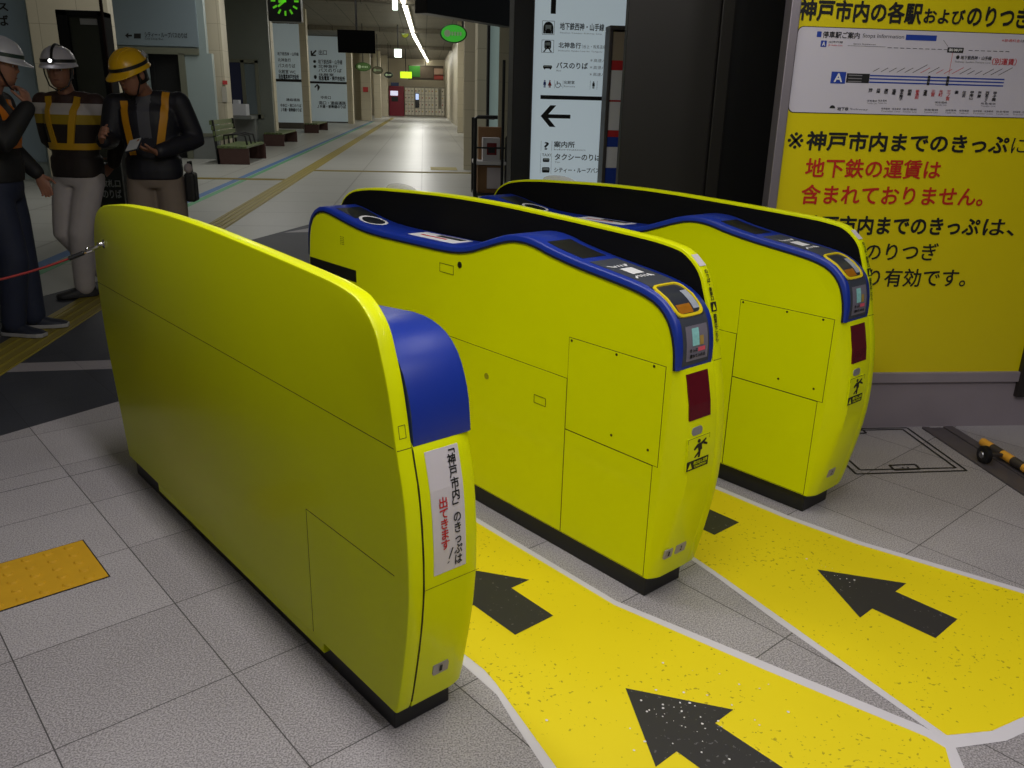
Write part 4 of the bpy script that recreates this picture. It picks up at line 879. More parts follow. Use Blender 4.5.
def oval(label, y, x0, x1, y0, y1, c, glow=0, ring=None, arm=None):
    t = thing('oval_sign', label, 'sign', (X_((x0+x1)/2, (y0+y1)/2, y), y, 0)); a = (X_(x1, 60, y)-X_(x0, 60, y))/2; z0, z1 = Z_(x0, y1, y), Z_(x0, y0, y); zc = (z0+z1)/2; b = (z1-z0)/2
    E_ = lambda k, yy: [Vector((a*k*math.cos(2*PI*i/32), yy, zc+b*k*math.sin(2*PI*i/32))) for i in range(32)]
    q = MB(); q.rings([E_(.9, 0), E_(1, .01), E_(1, .13), E_(.9, .14)]); q.build('sign_rim', mat('sign_rim_dark', (40, 70, 36) if ring is None else ring, .4), t, smooth=True)
    q = MB(); q.rings([E_(.9, -.004), E_(.9, .01)]); q.build('sign_face', mat('oval_%d_%d' % (c[0], c[1]), c, .35, emit=glow), t)
    q = MB()
    if a > .2:
        q.add([Vector((-a*.45+b*.38*math.cos(2*PI*i/16), -.008, zc+b*.38*math.sin(2*PI*i/16))) for i in range(16)], [list(range(16))])
        for k in range(4): q.box(-a*.15+a*.20*k, -a*.02+a*.20*k, -.009, -.005, zc-b*.22, zc+b*.18)
        q.build('sign_mark', mat('pale_green_mark', (206, 232, 190), .5), t)
    hang(t, t.location.x + (a*.7 if arm else 0), y+.07, z1-.05, CZ, .02); return t
oval('green oval sign hanging at right beside the light strip', 16.5, 440, 467, 23.5, 42.5, (70, 190, 60), .35, arm=1)
oval('small green oval sign hanging from the far left columns', 45, 355, 371, 62, 71, (84, 120, 60), 0)
oval('grey oval sign hanging behind the small green oval', 52, 372, 383, 66, 74, (128, 124, 100), 0, (90, 86, 70))
oval('small dark oval sign, last of the row on the left', 60, 384, 393, 71.5, 78, (34, 34, 34), 0, (24, 24, 24))
oval('dim yellow-green round sign hanging near the lamp rod', 48, 401, 409, 28, 38, (150, 160, 40), .25, (90, 90, 50))
def hung_box(name, label, cat, y, x0, x1, y0, y1, m, depth=.2, rods=True):
    t = thing(name, label, cat, (X_((x0+x1)/2, (y0+y1)/2, y), y, 0)); ox = t.location.x; q = MB(); q.box(X_(x0, 60, y)-ox, X_(x1, 60, y)-ox, 0, depth, Z_(x0, y1, y), Z_(x0, y0, y)); q.build('body', m, t, bevel=.01)
    if rods: hang(t, ox, y+depth/2, Z_(x0, y0, y), CZ, .03)
    return t
hung_box('hanging_lamp', 'square white lamp hanging from a rod in mid concourse', 'lamp', 45, 394.5, 401.5, 49, 57, mat('lamp_white', (236, 255, 240), .4, emit=3.0))
hung_box('hanging_lamp', 'white lamp at the top edge of the concourse ceiling', 'lamp', 27, 393.5, 398.5, -2, 9.5, mat('lamp_white', (236, 255, 240)))
hung_box('exit_sign', 'glowing yellow-green sign hanging left of the dark banner', 'sign', 62, 400, 411.5, 71.5, 78, mat('sign_glow', (196, 240, 30), .4, emit=1.1))
hb = hung_box('banner_board', 'long dark hanging banner with green left end and red right end', 'banner', 68, 408, 443.5, 65, 79.5, mat('banner_dark', (72, 62, 48), .5, var=.3, scale=2)); ox = hb.location.x
for a, b, y0, y1, c in ((409, 420, 66, 77, (52, 124, 36)), (420, 433, 67, 78, (92, 80, 64)), (434, 443, 68, 75, (170, 140, 118)), (434, 443, 74, 79, (150, 60, 50))):
    q = MB(); q.box(X_(a, 70, 68)-ox, X_(b, 70, 68)-ox, -.03, 0, Z_(420, y1, 68), Z_(420, y0, 68)); q.build('banner_picture', mat('banner_%d_%d' % (c[0], c[1]), c, .5, var=.25, scale=3), hb)
# light strip: a row of long tube fittings on the ceiling
TUBE = mat('lit_tube', (255, 252, 236), .4, emit=6.0); LH = mat('lamp_housing', (160, 156, 140), .5)
pts = [on_z(401.5, -6, CZ-.12), on_z(403.2, 0, CZ-.12), on_z(413.7, 35, CZ-.12), on_z(428, 61.5, CZ-.12)]
seg = [(pts[0].lerp(pts[2], t), pts[0].lerp(pts[2], u)) for t, u in ((0, .24), (.25, .49), (.5, .74), (.75, 1))] + [(pts[2].lerp(pts[3], k/7+.004), pts[2].lerp(pts[3], (k+1)/7-.004)) for k in range(7)]
for a, b in seg:
    t = thing('tube_lamp', 'long white tube lamp in the bright ceiling row over the concourse', 'ceiling lamp', (a+b)/2, 0, 'concourse tube lamps'); d = (b-a).normalized(); n_ = Vector((d.y, -d.x, 0)); A_, B_ = a-t.location, b-t.location
    q = MB(); q.prism([A_+n_*.12, B_+n_*.12, B_-n_*.12, A_-n_*.12], (0, 0, .12)); q.build('housing', LH, t)
    q = MB(); q.tube([A_-Vector((0,0,.03)), B_-Vector((0,0,.03))], .085, 10); q.build('tube', TUBE, t, smooth=True)
# benches
def bench(label, x0, x1, y0, y1, back, sz=.40):
    t = thing('bench', label, 'bench', ((x0+x1)/2, (y0+y1)/2, 0), 0, 'concourse benches'); w, l = (x1-x0)/2, (y1-y0)/2
    for s_ in (-1, 1):
        q = MB(); q.box(-w, w, s_*l-.05 if s_ > 0 else -l, s_*l if s_ > 0 else -l+.05, 0, sz-.05); q.build('end_panel', BROWN, t, bevel=.005)
    q = MB(); q.box(-w*.3, -w*.2, -l+.05, l-.05, .05, sz-.05); q.build('rail', BROWN, t)
    for k in range(5):
        a = -w+.02+k*(2*w-.04)/5; q = MB(); q.box(a, a+(2*w-.04)/5-.02, -l-.02, l+.02, sz-.05, sz); q.build('seat_slat', GREENB, t, bevel=.004)
    if back:
        for k in range(4):
            z = sz+.10+k*.115; q = MB(); q.box(-w-.02-.03*k, -w+.03-.03*k, -l-.02, l+.02, z, z+.095); q.build('back_slat', GREENB, t, bevel=.004)
        for y_ in (-l, l-.06): q = MB(); q.prism([(-w, y_, 0), (-w+.06, y_, 0), (-w-.02, y_, .95), (-w-.08, y_, .95)], (0, .06, 0)); q.build('back_post', BLACK, t)
        for yy in (-l*.45, 0, l*.45):
            q = MB(); q.tube([(-w+.05, yy, sz), (-w+.05, yy, sz+.20), (0, yy, sz+.24), (w*.5, yy, sz+.20), (w*.6, yy, sz)], .022, 8); q.build('armrest', BLACK, t, smooth=True)
    return t
bench('green slatted bench with a backrest and black armrests by the beige column', -4.62, -3.92, 20.0, 22.15, True)
bench('backless green bench behind the one with a backrest', -4.95, -4.33, 27.7, 30.6, False)
bench('smallest backless bench in front of the diagonal arrow sign', -5.10, -4.50, 38.3, 42.0, False)
# tall dark display and small standing board behind the workmen
DY = 10.2
dx0, dx1 = X_(56, 20, DY), X_(102, 20, DY); dz1 = Z_(75, 10, DY)
dp = thing('display_stand', 'tall black-framed standing display behind the two workmen', 'display', ((dx0+dx1)/2, DY, 0)); w = (dx1-dx0)/2
q = MB(); q.box(-w, -w+.12, 0, .3, 0, dz1); q.box(w-.05, w, 0, .3, 0, dz1); q.box(-w, w, 0, .3, dz1-.06, dz1); q.box(-w, w, 0, .3, 0, .25); q.build('frame', mat('display_black', (14, 14, 15), .7, spec=.2), dp, bevel=.008)
q = MB(); q.box(-w+.12, w-.05, .03, .27, .25, dz1-.06); q.build('glass', mat('dark_display_glass', (58, 60, 52), .08, var=.25, scale=1.2, spec=.8), dp)
q = MB(); q.box(.0, w-.06, .02, .03, dz1-.14, dz1-.08); q.build('name_strip', mat('grey_strip', (150, 150, 150), .5), dp)
q = MB(); q.box(w-.004, w+.02, -.02, .02, 0, dz1+.5); q.build('edge_post', mat('dark_red_brown', (36, 20, 18), .85, spec=.2), dp)
BY2 = 8.3
sb = thing('standing_board', 'low dark board with white lettering standing between the workmen', 'sign', (X_(109, 190, BY2), BY2, 0)); w = (X_(124, 190, BY2)-X_(95, 190, BY2))/2
q = MB(); q.box(-w, w, 0, .05, .12, Z_(109, 163, BY2)); q.build('board', mat('board_dark_green', (34, 40, 36), .5), sb, bevel=.005)
q = MB(); q.box(-w, w, -.15, .2, 0, .05); q.box(-w*.1, w*.1, .0, .05, .05, .12); q.build('foot', BLACK, sb)
q = MB(); zt = Z_(109, 185, BY2)
q.box(-.12, -.085, -.004, 0, zt-.14, zt+.02); f = lambda a, b: Vector((a, -.004, b))
put_text(q, '改札口', f, .03, 0, False, (-.06, zt-.02, .11, zt+.05)); put_text(q, 'のりば', f, .03, 0, False, (-.06, zt-.12, .11, zt-.04)); q.box(-.055, -.035, -.004, 0, zt+.10, zt+.24); q.build('lettering', mat('dull_white_print', (170, 174, 176), .5), sb)
# goods cart
ct = thing('goods_cart', 'black tubular goods cart with a white shelf, boxes stacked on it', 'cart', (X_(494, 160, 13.2), 13.2, 0)); ox = ct.location.x
cx = lambda px: X_(px, 160, 13.2)-ox
czz = lambda py: Z_(494, py, 13.2)
FR = mat('cart_black_tube', (22, 22, 24), .4)
q = MB(); q.tube([(cx(475), 0, .1), (cx(475), 0, czz(119)), (cx(478), 0, czz(117.3)), (cx(497), 0, czz(117.3))], .028, 8); q.tube([(cx(506), 0, .1), (cx(506), 0, czz(138)), (cx(508), 0, czz(135)), (cx(512), 0, czz(135))], .022, 8); q.tube([(cx(475), 0, czz(148)), (cx(512), 0, czz(148))], .015, 6); q.tube([(cx(475), .6, .1), (cx(475), .6, czz(119)), (cx(497), .6, czz(119))], .025, 8); q.build('tube_frame', FR, ct, smooth=True)
q = MB(); q.box(cx(474), cx(514), -.02, .62, czz(165), czz(161.5)); q.build('shelf', mat('cart_white_shelf', (206, 204, 204), .45), ct, bevel=.004)
q = MB(); q.box(cx(474), cx(514), -.02, .62, .10, .14); q.build('base_shelf', FR, ct)
for a in (477, 511):
    for yy in (.03, .57):
        q = MB(); q.lathe([(.0001, -.02), (.05, -.02), (.05, .02), (.0001, .02)], (cx(a), yy, .05), 14, axis='X'); q.build('caster', BLACK, ct)
SHZ = czz(161.5)+.002
def boxthing(name, label, px0, px1, py0, py1, y0, y1, m):
    q = MB(); q.box(X_(px0, 150, 13.2), X_(px1, 150, 13.2), y0, y1, SHZ if py1 is None else .142, Z_(494, py0, 13.2)); return tag(q.build(name, m, None, bevel=.004), label, 'box')
bx = thing('white_carton', 'white carton with a dark red picture on the cart shelf', 'box', (X_(491.5, 150, 13.25), 13.25, 0)); hw = (X_(500, 150, 13.25)-X_(483, 150, 13.25))/2
q = MB(); q.box(-hw, hw, 0, .3, SHZ, Z_(491, 138, 13.25)); q.build('carton', mat('carton_white', (206, 202, 204), .5), bx, bevel=.004)
q = MB(); q.box(-hw*.55, hw*.6, -.003, 0, Z_(491, 155, 13.25), Z_(491, 143, 13.25)); q.build('picture', mat('carton_dark_red', (120, 20, 30), .5), bx)
q = MB(); q.box(-hw*.4, hw*.4, -.005, -.003, Z_(491, 153, 13.25), Z_(491, 147, 13.25)); q.build('picture_dark', BLACK, bx)
boxthing('cardboard_box', 'brown cardboard box behind the white carton on the cart', 480, 504, 128, None, 13.56, 13.82, mat('cardboard', (140, 104, 70), .7, var=.1))
cb_ = boxthing('cardboard_carton', 'brown cardboard carton on the lower shelf of the cart', 478, 504, 166, -.142, 13.25, 13.75, mat('cardboard', (140, 104, 70)))
q = MB(); q.box(X_(487, 175, 13.24), X_(503, 175, 13.24), 13.243, 13.248, Z_(494, 189, 13.2), Z_(494, 168, 13.2)); pn = q.build('delivery_note', mat('paper_pinkish', (206, 196, 200), .6, var=.06)); pn.parent = cb_
# ------------------------------------------------------------------ three workmen
SKIN = mat('skin', (150, 104, 84), .55, var=.06, scale=20)
HAIR = mat('black_hair', (20, 17, 16), .6, var=.1, scale=60)
def remeshed(mb, name, mats, parent, voxel, smooth_n=4, pick=None):
    me = bpy.data.meshes.new(name); bm = bmesh.new(); vs = [bm.verts.new(p) for p in mb.v]
    for f in mb.f:
        try: bm.faces.new([vs[i] for i in f])
        except ValueError: pass
    bmesh.ops.recalc_face_normals(bm, faces=bm.faces[:]); bmesh.ops.triangulate(bm, faces=[f for f in bm.faces if len(f.verts) > 4]); bm.to_mesh(me); bm.free()
    tmp = bpy.data.objects.new('tmp', me); COL.objects.link(tmp)
    r = tmp.modifiers.new('r', 'REMESH'); r.mode = 'VOXEL'; r.voxel_size = voxel
    s = tmp.modifiers.new('s', 'SMOOTH'); s.iterations = smooth_n; s.factor = .5
    dg = bpy.context.evaluated_depsgraph_get(); dg.update(); out = bpy.data.meshes.new_from_object(tmp.evaluated_get(dg)); out.name = name
    bpy.data.objects.remove(tmp); bpy.data.meshes.remove(me)
    out.materials.clear()
    for m in (mats if isinstance(mats, list) else [mats]): out.materials.append(m)
    for p in out.polygons:
        p.use_smooth = True
        if pick: p.material_index = pick(p.center)
    o = bpy.data.objects.new(name, out); COL.objects.link(o); o.parent = parent; return o
def limb(mb, pts, radii, n=12): 
    P = []; R_ = []
    for (a, b), (ra, rb_) in zip(zip(pts, pts[1:]), zip(radii, radii[1:])):
        for k in range(4): t = k/4; P.append(Vector(a).lerp(Vector(b), t)); R_.append(ra+(rb_-ra)*t)
    P.append(Vector(pts[-1])); R_.append(radii[-1])
    mb.tube(P, R_, n); mb.ball(P[0], R_[0]*.98, 12, 8); mb.ball(P[-1], R_[-1]*.98, 12, 8)
def ell_rings(mb, L, n=24, M=None):
    R_ = []
    for cx, cy, z, rx, ry in L:
        q = []
        for k in range(n):
            t = 2*PI*k/n; c, s = math.cos(t), math.sin(t); e = .85
            q.append(Vector((cx+rx*math.copysign(abs(c)**e, c), cy+ry*math.copysign(abs(s)**e, s), z)))
        R_.append([M @ v for v in q] if M else q)
    mb.rings(R_)
def hand(mb, w, d, nrm, side, curl=.5, sc=1.0):
    """palm, four bent fingers of different lengths and a thumb leaving the side of the palm"""
    w, d, nrm, side = Vector(w), Vector(d).normalized(), Vector(nrm).normalized(), Vector(side).normalized()
    R_ = []
    for t, hw, th in ((0, .026, .017), (.03, .036, .016), (.065, .041, .014), (.090, .040, .012)):
        c = w + d*t*sc; R_.append([c + side*hw*sc*math.cos(a) + nrm*th*sc*math.sin(a) for a in [2*PI*k/12 for k in range(12)]])
    mb.rings(R_)
    for i, (off, ln) in enumerate(((.030, .070), (.010, .078), (-.010, .073), (-.030, .058))):
        p = w + (d*.086 + side*off)*sc; v = d.copy(); P = [p - d*.02*sc]
        for k in range(3):
            P.append(p.copy()); ax = (d.cross(nrm)).normalized(); v = Matrix.Rotation(curl*(.5+.35*k)*(1+.08*i), 3, ax) @ v; p = p + v*ln*sc*(.42, .32, .26)[k]
        P.append(p); mb.tube(P, [x*sc for x in (.0095, .0095, .0088, .0082, .0066)], 8); mb.ball(p, .0064*sc, 8, 6)
    p = w + (d*.022 + side*.026)*sc; v = (side*.75 + d*.65 + nrm*.15).normalized(); P = [p - v*.012]
    for k, l in enumerate((.036, .030, .022)): P.append(p.copy()); p = p + v*l*sc; v = (v*.8 + d*.35 + nrm*curl*.35).normalized()
    P.append(p); mb.tube(P, [x*sc for x in (.0135, .0125, .0105, .0095, .0075)], 8)
def head_parts(mb, M):
    B_ = MB()
    ell_rings(B_, [(0, -.022, -.118, .024, .026), (0, -.020, -.108, .042, .050), (0, -.012, -.085, .058, .072), (0, -.004, -.05, .068, .086), (0, 0, -.01, .074, .094), (0, .004, .03, .077, .098), (0, .006, .065, .070, .090), (0, .006, .095, .050, .066), (0, .006, .112, .022, .03)], 24)
    B_.rings([[Vector((sx*.014*s, -.088-.0+y, z)) for sx, y in ((-1, .0), (0, -.022*s2), (1, .0))] for s, z, s2 in ((.5, .022, .25), (.8, -.008, .8), (1.1, -.024, 1.0), (.8, -.034, .3))])
    for sx in (-1, 1): B_.ball((sx*.078, .012, -.005), (.010, .019, .032), 10, 8); B_.ball((sx*.034, -.072, .022), (.026, .012, .008), 10, 6)
    B_.ball((0, -.084, -.062), (.024, .008, .008), 10, 6)
    mb.add([M @ v for v in B_.v], B_.f)
def helmet(parent, M, shell, trim, lamp=False, extras=()):
    q = MB(); n = 32; R_ = []
    for t in range(0, 9):
        a = PI/2*t/8; rz, rr = math.sin(a), math.cos(a)
        R_.append([M @ Vector((.110*rr**.8*math.cos(2*PI*k/n), .004+.132*rr**.8*math.sin(2*PI*k/n), .045+.112*rz)) for k in range(n)])
    br = []
    for grow, z in ((1.02, .030), (1.0, .030)):
        br.append([M @ Vector((.111*grow*math.cos(t), .004+.133*grow*math.sin(t) - (.045 if math.sin(t) < -.3 else 0)*max(0, -math.sin(t)-.3)*1.3, z - (.010 if math.sin(t) < 0 else 0)*max(0, -math.sin(t)))) for t in [2*PI*k/n for k in range(n)]])
    lip = [M @ Vector((.112*math.cos(t)*1.05, .004+.135*math.sin(t)*1.05 - .055*max(0, -math.sin(t)-.2), .026-.012*max(0, -math.sin(t)))) for t in [2*PI*k/n for k in range(n)]]
    inner = [M @ Vector((.100*math.cos(t), .004+.121*math.sin(t), .028)) for t in [2*PI*k/n for k in range(n)]]
    q.rings([inner, lip, [v + (M.to_3x3() @ Vector((0, 0, .006))) for v in lip]] + R_, cap=True); h = q.build('helmet', shell, parent, smooth=True)
    for x in (-.035, 0, .035):                      # moulded ribs over the crown
        q = MB(); q.tube([M @ Vector((x*(1-.2*abs(t)), .004+.119*math.sin(t), .046+.112*max(.0, 1-(x/.116)**2)**.5*math.cos(t)**.8)) for t in [(-1.2+2.4*k/14) for k in range(15)]], .0055, 6); q.build('helmet_rib', shell, h, smooth=True)
    q = MB(); band = []
    for z in (.052, .074): band.append([M @ Vector((.1110*math.cos(t), .004+.1325*math.sin(t), z)) for t in [2*PI*k/n for k in range(n)]])
    q.rings([[v + (M.to_3x3() @ Vector((0, 0, 0))) for v in b] for b in band], cap=False); q.build('helmet_band', trim, h, smooth=True)
    if lamp:
        q = MB(); F_ = [M @ Vector(p) for p in ((-.020, -.132, .050), (.020, -.132, .050), (.020, -.132, .080), (-.020, -.132, .080))]; q.prism(F_, M.to_3x3() @ Vector((0, -.022, 0))); q.build('head_lamp', BLACK, h, bevel=.003)
        q = MB(); q.ball(M @ Vector((0, -.156, .065)), .011, 12, 8); q.build('lamp_lens', mat('lit_head_lamp', (255, 255, 250), .3, emit=6), h, smooth=True)
        q = MB(); q.tube([M @ Vector((0, .004-.127*math.cos(t), .058+.108*math.sin(t))) for t in [PI*k/14 for k in range(15)]], .009, 8); q.build('lamp_strap', trim, h, smooth=True)
    for sx in (-1, 1):
        q = MB(); q.tube([M @ Vector(p) for p in ((sx*.096, -.02, .04), (sx*.088, -.03, -.03), (sx*.060, -.06, -.10), (sx*.006, -.072, -.132))], .005, 6); q.build('chin_strap', BLACK, h, smooth=True)
    return h
def shoe(parent, ankle, fdir, up_m, sole_m, mark=None):
    f = Vector((fdir[0], fdir[1], 0)).normalized(); s = Vector((-f.y, f.x, 0)); a = Vector(ankle); c = Vector((a.x, a.y, 0))
    prof = [(-.075, .030, .060), (-.055, .036, .095), (-.01, .040, .105), (.05, .043, .078), (.11, .049, .056), (.165, .045, .044), (.195, .026, .034)]
    q = MB(); q.rings([[c + f*t + s*w*math.cos(k) + Vector((0, 0, .022+(h-.022)*max(0, math.sin(k))**.7)) for k in [PI*j/10 for j in range(11)]] for t, w, h in prof]); o = q.build('shoe', up_m, parent, smooth=True)
    q = MB(); q.rings([[c + f*(t*1.03) + s*w*1.06*x + Vector((0, 0, z)) for x, z in ((-1, 0.001), (1, .001), (1, .026), (-1, .026))] for t, w, h in prof]); q.build('sole', sole_m, o, bevel=.004)
    if mark:
        sd = s*mark; q = MB(); Pm = [(-.04, .050), (.00, .036), (.03, .040), (.085, .066), (.035, .050), (.01, .048), (-.02, .062)]
        def on(t, z):
            w = interp([(p[0], p[1]) for p in prof], t); h = interp([(p[0], p[2]) for p in prof], t); k = max(0, min(1, (z-.022)/(h-.022))); return c + f*t + sd*(w*math.cos(math.asin(min(.98, k**1.4)))+.003) + Vector((0, 0, z))
        q.add([on(*p) for p in Pm], [list(range(len(Pm)))]); q.build('side_mark', mat('shoe_white', (214, 214, 214), .5), o, tri=True)
    return o
def ribbon(parent, bvh, path, w, m, name, off=.010, sgn=1):
    """strap laid on the jacket: path of (x, z) seen from the front (sgn 1) or the back (-1)"""
    D_ = []
    for a, b in zip(path, path[1:]):
        for k in range(6): D_.append(Vector(a).lerp(Vector(b), k/6))
    D_.append(Vector(path[-1])); R_ = []
    for i, p in enumerate(D_):
        t = (D_[min(i+1, len(D_)-1)]-D_[max(i-1, 0)]).normalized(); nn = Vector((-t.y, t.x))*w/2; e = []
        for s in (-1, -.33, .33, 1):
            u = p + nn*s; h = bvh.ray_cast(Vector((u.x, -1.2*sgn, u.y)), Vector((0, sgn, 0)))
            e.append(h[0].y if h[0] else None)
        v = [x for x in e if x is not None]
        if not v: continue
        e = [x if x is not None else v[0] for x in e]
        O_ = [Vector((p.x+nn.x*s, y-off*sgn, p.y+nn.y*s)) for s, y in zip((-1, -.33, .33, 1), e)]; I_ = [q_ + Vector((0, (off+.004)*sgn, 0)) for q_ in O_]
        R_.append(O_ + I_[::-1])
    if len(R_) > 1: q = MB(); q.rings(R_); return q.build(name, m, parent, smooth=True)
def belt(parent, bvh, z, w, m, name, cx=0, cy=0, tilt=0):
    R_ = []; n = 40
    for k in range(n+1):
        t = 2*PI*k/n; d = Vector((math.cos(t), math.sin(t), 0)); row = []
        for dz in (-w/2, w/2):
            h = bvh.ray_cast(Vector((cx, cy, z+dz)) + d*1.0, -d); r = (h[0]-Vector((cx, cy, h[0].z))).length if h[0] and abs((h[0]-Vector((cx, cy, h[0].z))).length) < .30 else .20
            row.append(Vector((cx, cy, z+dz+tilt*math.cos(t))) + d*(min(r, .215)+.007))
        R_.append([row[0], row[1], row[1]-d*.012, row[0]-d*.012])
    q = MB(); q.rings(R_); return q.build(name, m, parent, smooth=True)
def workman(label, base, rz, yaw, J, look, jacket_m, jacket_pick, trouser_m, shoes, strap_m, straps, belt_z, helm, lamp, hands, hem=.90, collar=True, mark=None, bz=0, scale=1, cuts=()):
    root = thing('person', label, 'person', (base[0], base[1], bz), rz+yaw); root.scale = (scale, scale, scale)
    hipL, hipR = Vector(J['hip_l']), Vector(J['hip_r']); hc = (hipL+hipR)/2
    shL, shR = Vector(J['sh_l']), Vector(J['sh_r']); scn = (shL+shR)/2
    neck = scn + Vector((0, -.01, .055)); head = Vector(J['head'])
    M = Matrix.Translation(head) @ Matrix.Rotation(look[0], 4, 'Z') @ Matrix.Rotation(look[1], 4, 'X')
    def torso(mb, g, zmin=0):
        L = []
        for t, rx, ry in ((-.14, .150, .110), (-.02, .168, .120), (.12, .158, .112), (.30, .150, .105), (.52, .165, .112), (.74, .180, .118), (.90, .176, .108), (.97, .140, .085), (1.04, .080, .062)):
            p = hc.lerp(scn, t)
            if p.z >= zmin: L.append((p.x, p.y, p.z, rx+g, ry+g))
        ell_rings(mb, L)
    b = MB(); torso(b, -.012); b.tube([scn + Vector((0, .01, -.04)), neck, head + M.to_3x3() @ Vector((0, .018, -.07))], [.062, .056, .054], 14); head_parts(b, M)
    for s in ('l', 'r'):
        limb(b, [neck + Vector((0, .01, -.04)), Vector(J['sh_'+s])], [.05, .048]); limb(b, [J['sh_'+s], J['el_'+s], J['wr_'+s]], [.048, .040, .027]); limb(b, [J['hip_'+s], J['kn_'+s], J['an_'+s]], [.078, .052, .036])
    for (w, d, n_, sd, c) in hands: hand(b, w, d, n_, sd, c)
    body = remeshed(b, 'body', SKIN, root, .0062, 3)
    for sx in (-1, 1):
        q = MB(); q.ball(M @ Vector((sx*.032, -.0815, .005)), (.013, .006, .0075), 12, 8, M=M.to_3x3()); e = q.build('eye', mat('eye_white', (190, 186, 180), .3), root, smooth=True)
        q = MB(); q.ball(M @ Vector((sx*.032, -.0865, .005)), (.0055, .003, .0055), 10, 6, M=M.to_3x3()); q.build('iris', mat('dark_iris', (24, 18, 16), .2), e, smooth=True)
    q = MB(); q.ball(M @ Vector((0, -.0905, -.060)), (.022, .003, .0035), 12, 6, M=M.to_3x3()); q.build('mouth', mat('lip', (110, 62, 56), .5), root, smooth=True)
    q = MB(); n = 24; R_ = []
    for z, g in ((-.055, 1.02), (-.01, 1.06), (.035, 1.06)): R_.append([M @ Vector((.074*g*math.cos(t), .006+.097*g*math.sin(t), z)) for t in [(-.10+1.2*k/n)*PI for k in range(n+1)]])
    q.rings(R_, cap=False, closed=False); hr = q.build('hair', HAIR, root, smooth=True); md = hr.modifiers.new('t', 'SOLIDIFY'); md.thickness = .008
    helmet(root, M, helm[0], helm[1], lamp)
    # trousers, then jacket
    t = MB(); L = []
    for k, rx, ry in ((.16, .160, .115), (.05, .172, .125), (-.05, .168, .122), (-.14, .150, .110)): p = hc.lerp(scn, k); L.append((p.x, p.y, p.z, rx, ry))
    ell_rings(t, L[::-1])
    for s in ('l', 'r'):
        kn, an = Vector(J['kn_'+s]), Vector(J['an_'+s]); limb(t, [Vector(J['hip_'+s])+Vector((0, 0, -.02)), Vector(J['hip_'+s]).lerp(kn, .5), kn, kn.lerp(an, .5), an + Vector((0, 0, -.01))], [.100, .098, .086, .080, .072], 16)
    tr = remeshed(t, 'trousers', trouser_m, root, .011, 3)
    j = MB(); torso(j, .012, hem+.05); L = []
    for z, rx, ry in ((hem, .176, .132), (hem+.06, .182, .136), (hem+.14, .178, .130)): p = hc.lerp(scn, (z-hc.z)/(scn.z-hc.z)); L.append((p.x, p.y, z, rx, ry))
    ell_rings(j, L)
    for s in ('l', 'r'):
        el, wr = Vector(J['el_'+s]), Vector(J['wr_'+s]); limb(j, [J['sh_'+s], Vector(J['sh_'+s]).lerp(el, .5), el, el.lerp(wr, .55), el.lerp(wr, .93)], [.074, .070, .062, .054, .047], 16)
    for s in ('l', 'r'): limb(j, [neck + Vector((0, .01, -.035)), neck.lerp(Vector(J['sh_'+s]), .55) + Vector((0, .005, -.012)), Vector(J['sh_'+s]) + Vector((0, 0, -.012))], [.070, .068, .070], 14)
    if collar: j.tube([neck + Vector((0, .012, -.07)), neck + Vector((0, .008, .005))], [.098, .080], 20)
    jk = remeshed(j, 'jacket', jacket_m, root, .0095, 3, jacket_pick)
    if cuts:                                       # cut the cloth where its colour changes, for a clean edge
        bm = bmesh.new(); bm.from_mesh(jk.data)
        for z in cuts: bmesh.ops.bisect_plane(bm, geom=bm.verts[:]+bm.edges[:]+bm.faces[:], plane_co=(0, 0, z), plane_no=(0, 0, 1))
        for f in bm.faces: f.material_index = jacket_pick(f.calc_center_median()); f.smooth = True
        bm.to_mesh(jk.data); bm.free()
    jt = MB(); torso(jt, .014, hem+.05); ell_rings(jt, L)
    for s in ('l', 'r'): limb(jt, [neck + Vector((0, .01, -.035)), neck.lerp(Vector(J['sh_'+s]), .55) + Vector((0, .005, -.012)), Vector(J['sh_'+s]) + Vector((0, 0, -.012))], [.072, .070, .072], 14)
    bvh = BVHTree.FromPolygons(jt.v, jt.f)
    for path, w, sg in straps: ribbon(root, bvh, path, w, strap_m, 'harness_strap', sgn=sg)
    if belt_z: p = hc.lerp(scn, (belt_z-hc.z)/(scn.z-hc.z)); belt(root, bvh, belt_z, .045, strap_m, 'harness_belt', p.x, p.y)
    for s, fd in zip(('l', 'r'), shoes[2]): shoe(root, J['an_'+s], fd, shoes[0], shoes[1], mark)
    return root, bvh, M
def fd(deg): a = math.radians(deg); return (math.sin(a), -math.cos(a))
def pbase(px, py, dist=None, dx=0):
    b = on_z(px, py); d = Vector((b.x, b.y)); 
    if dist: d = d.normalized()*dist
    u = d.normalized(); r = Vector((u.y, -u.x)); d = d + r*dx
    return d, math.atan2(-u.x, u.y)
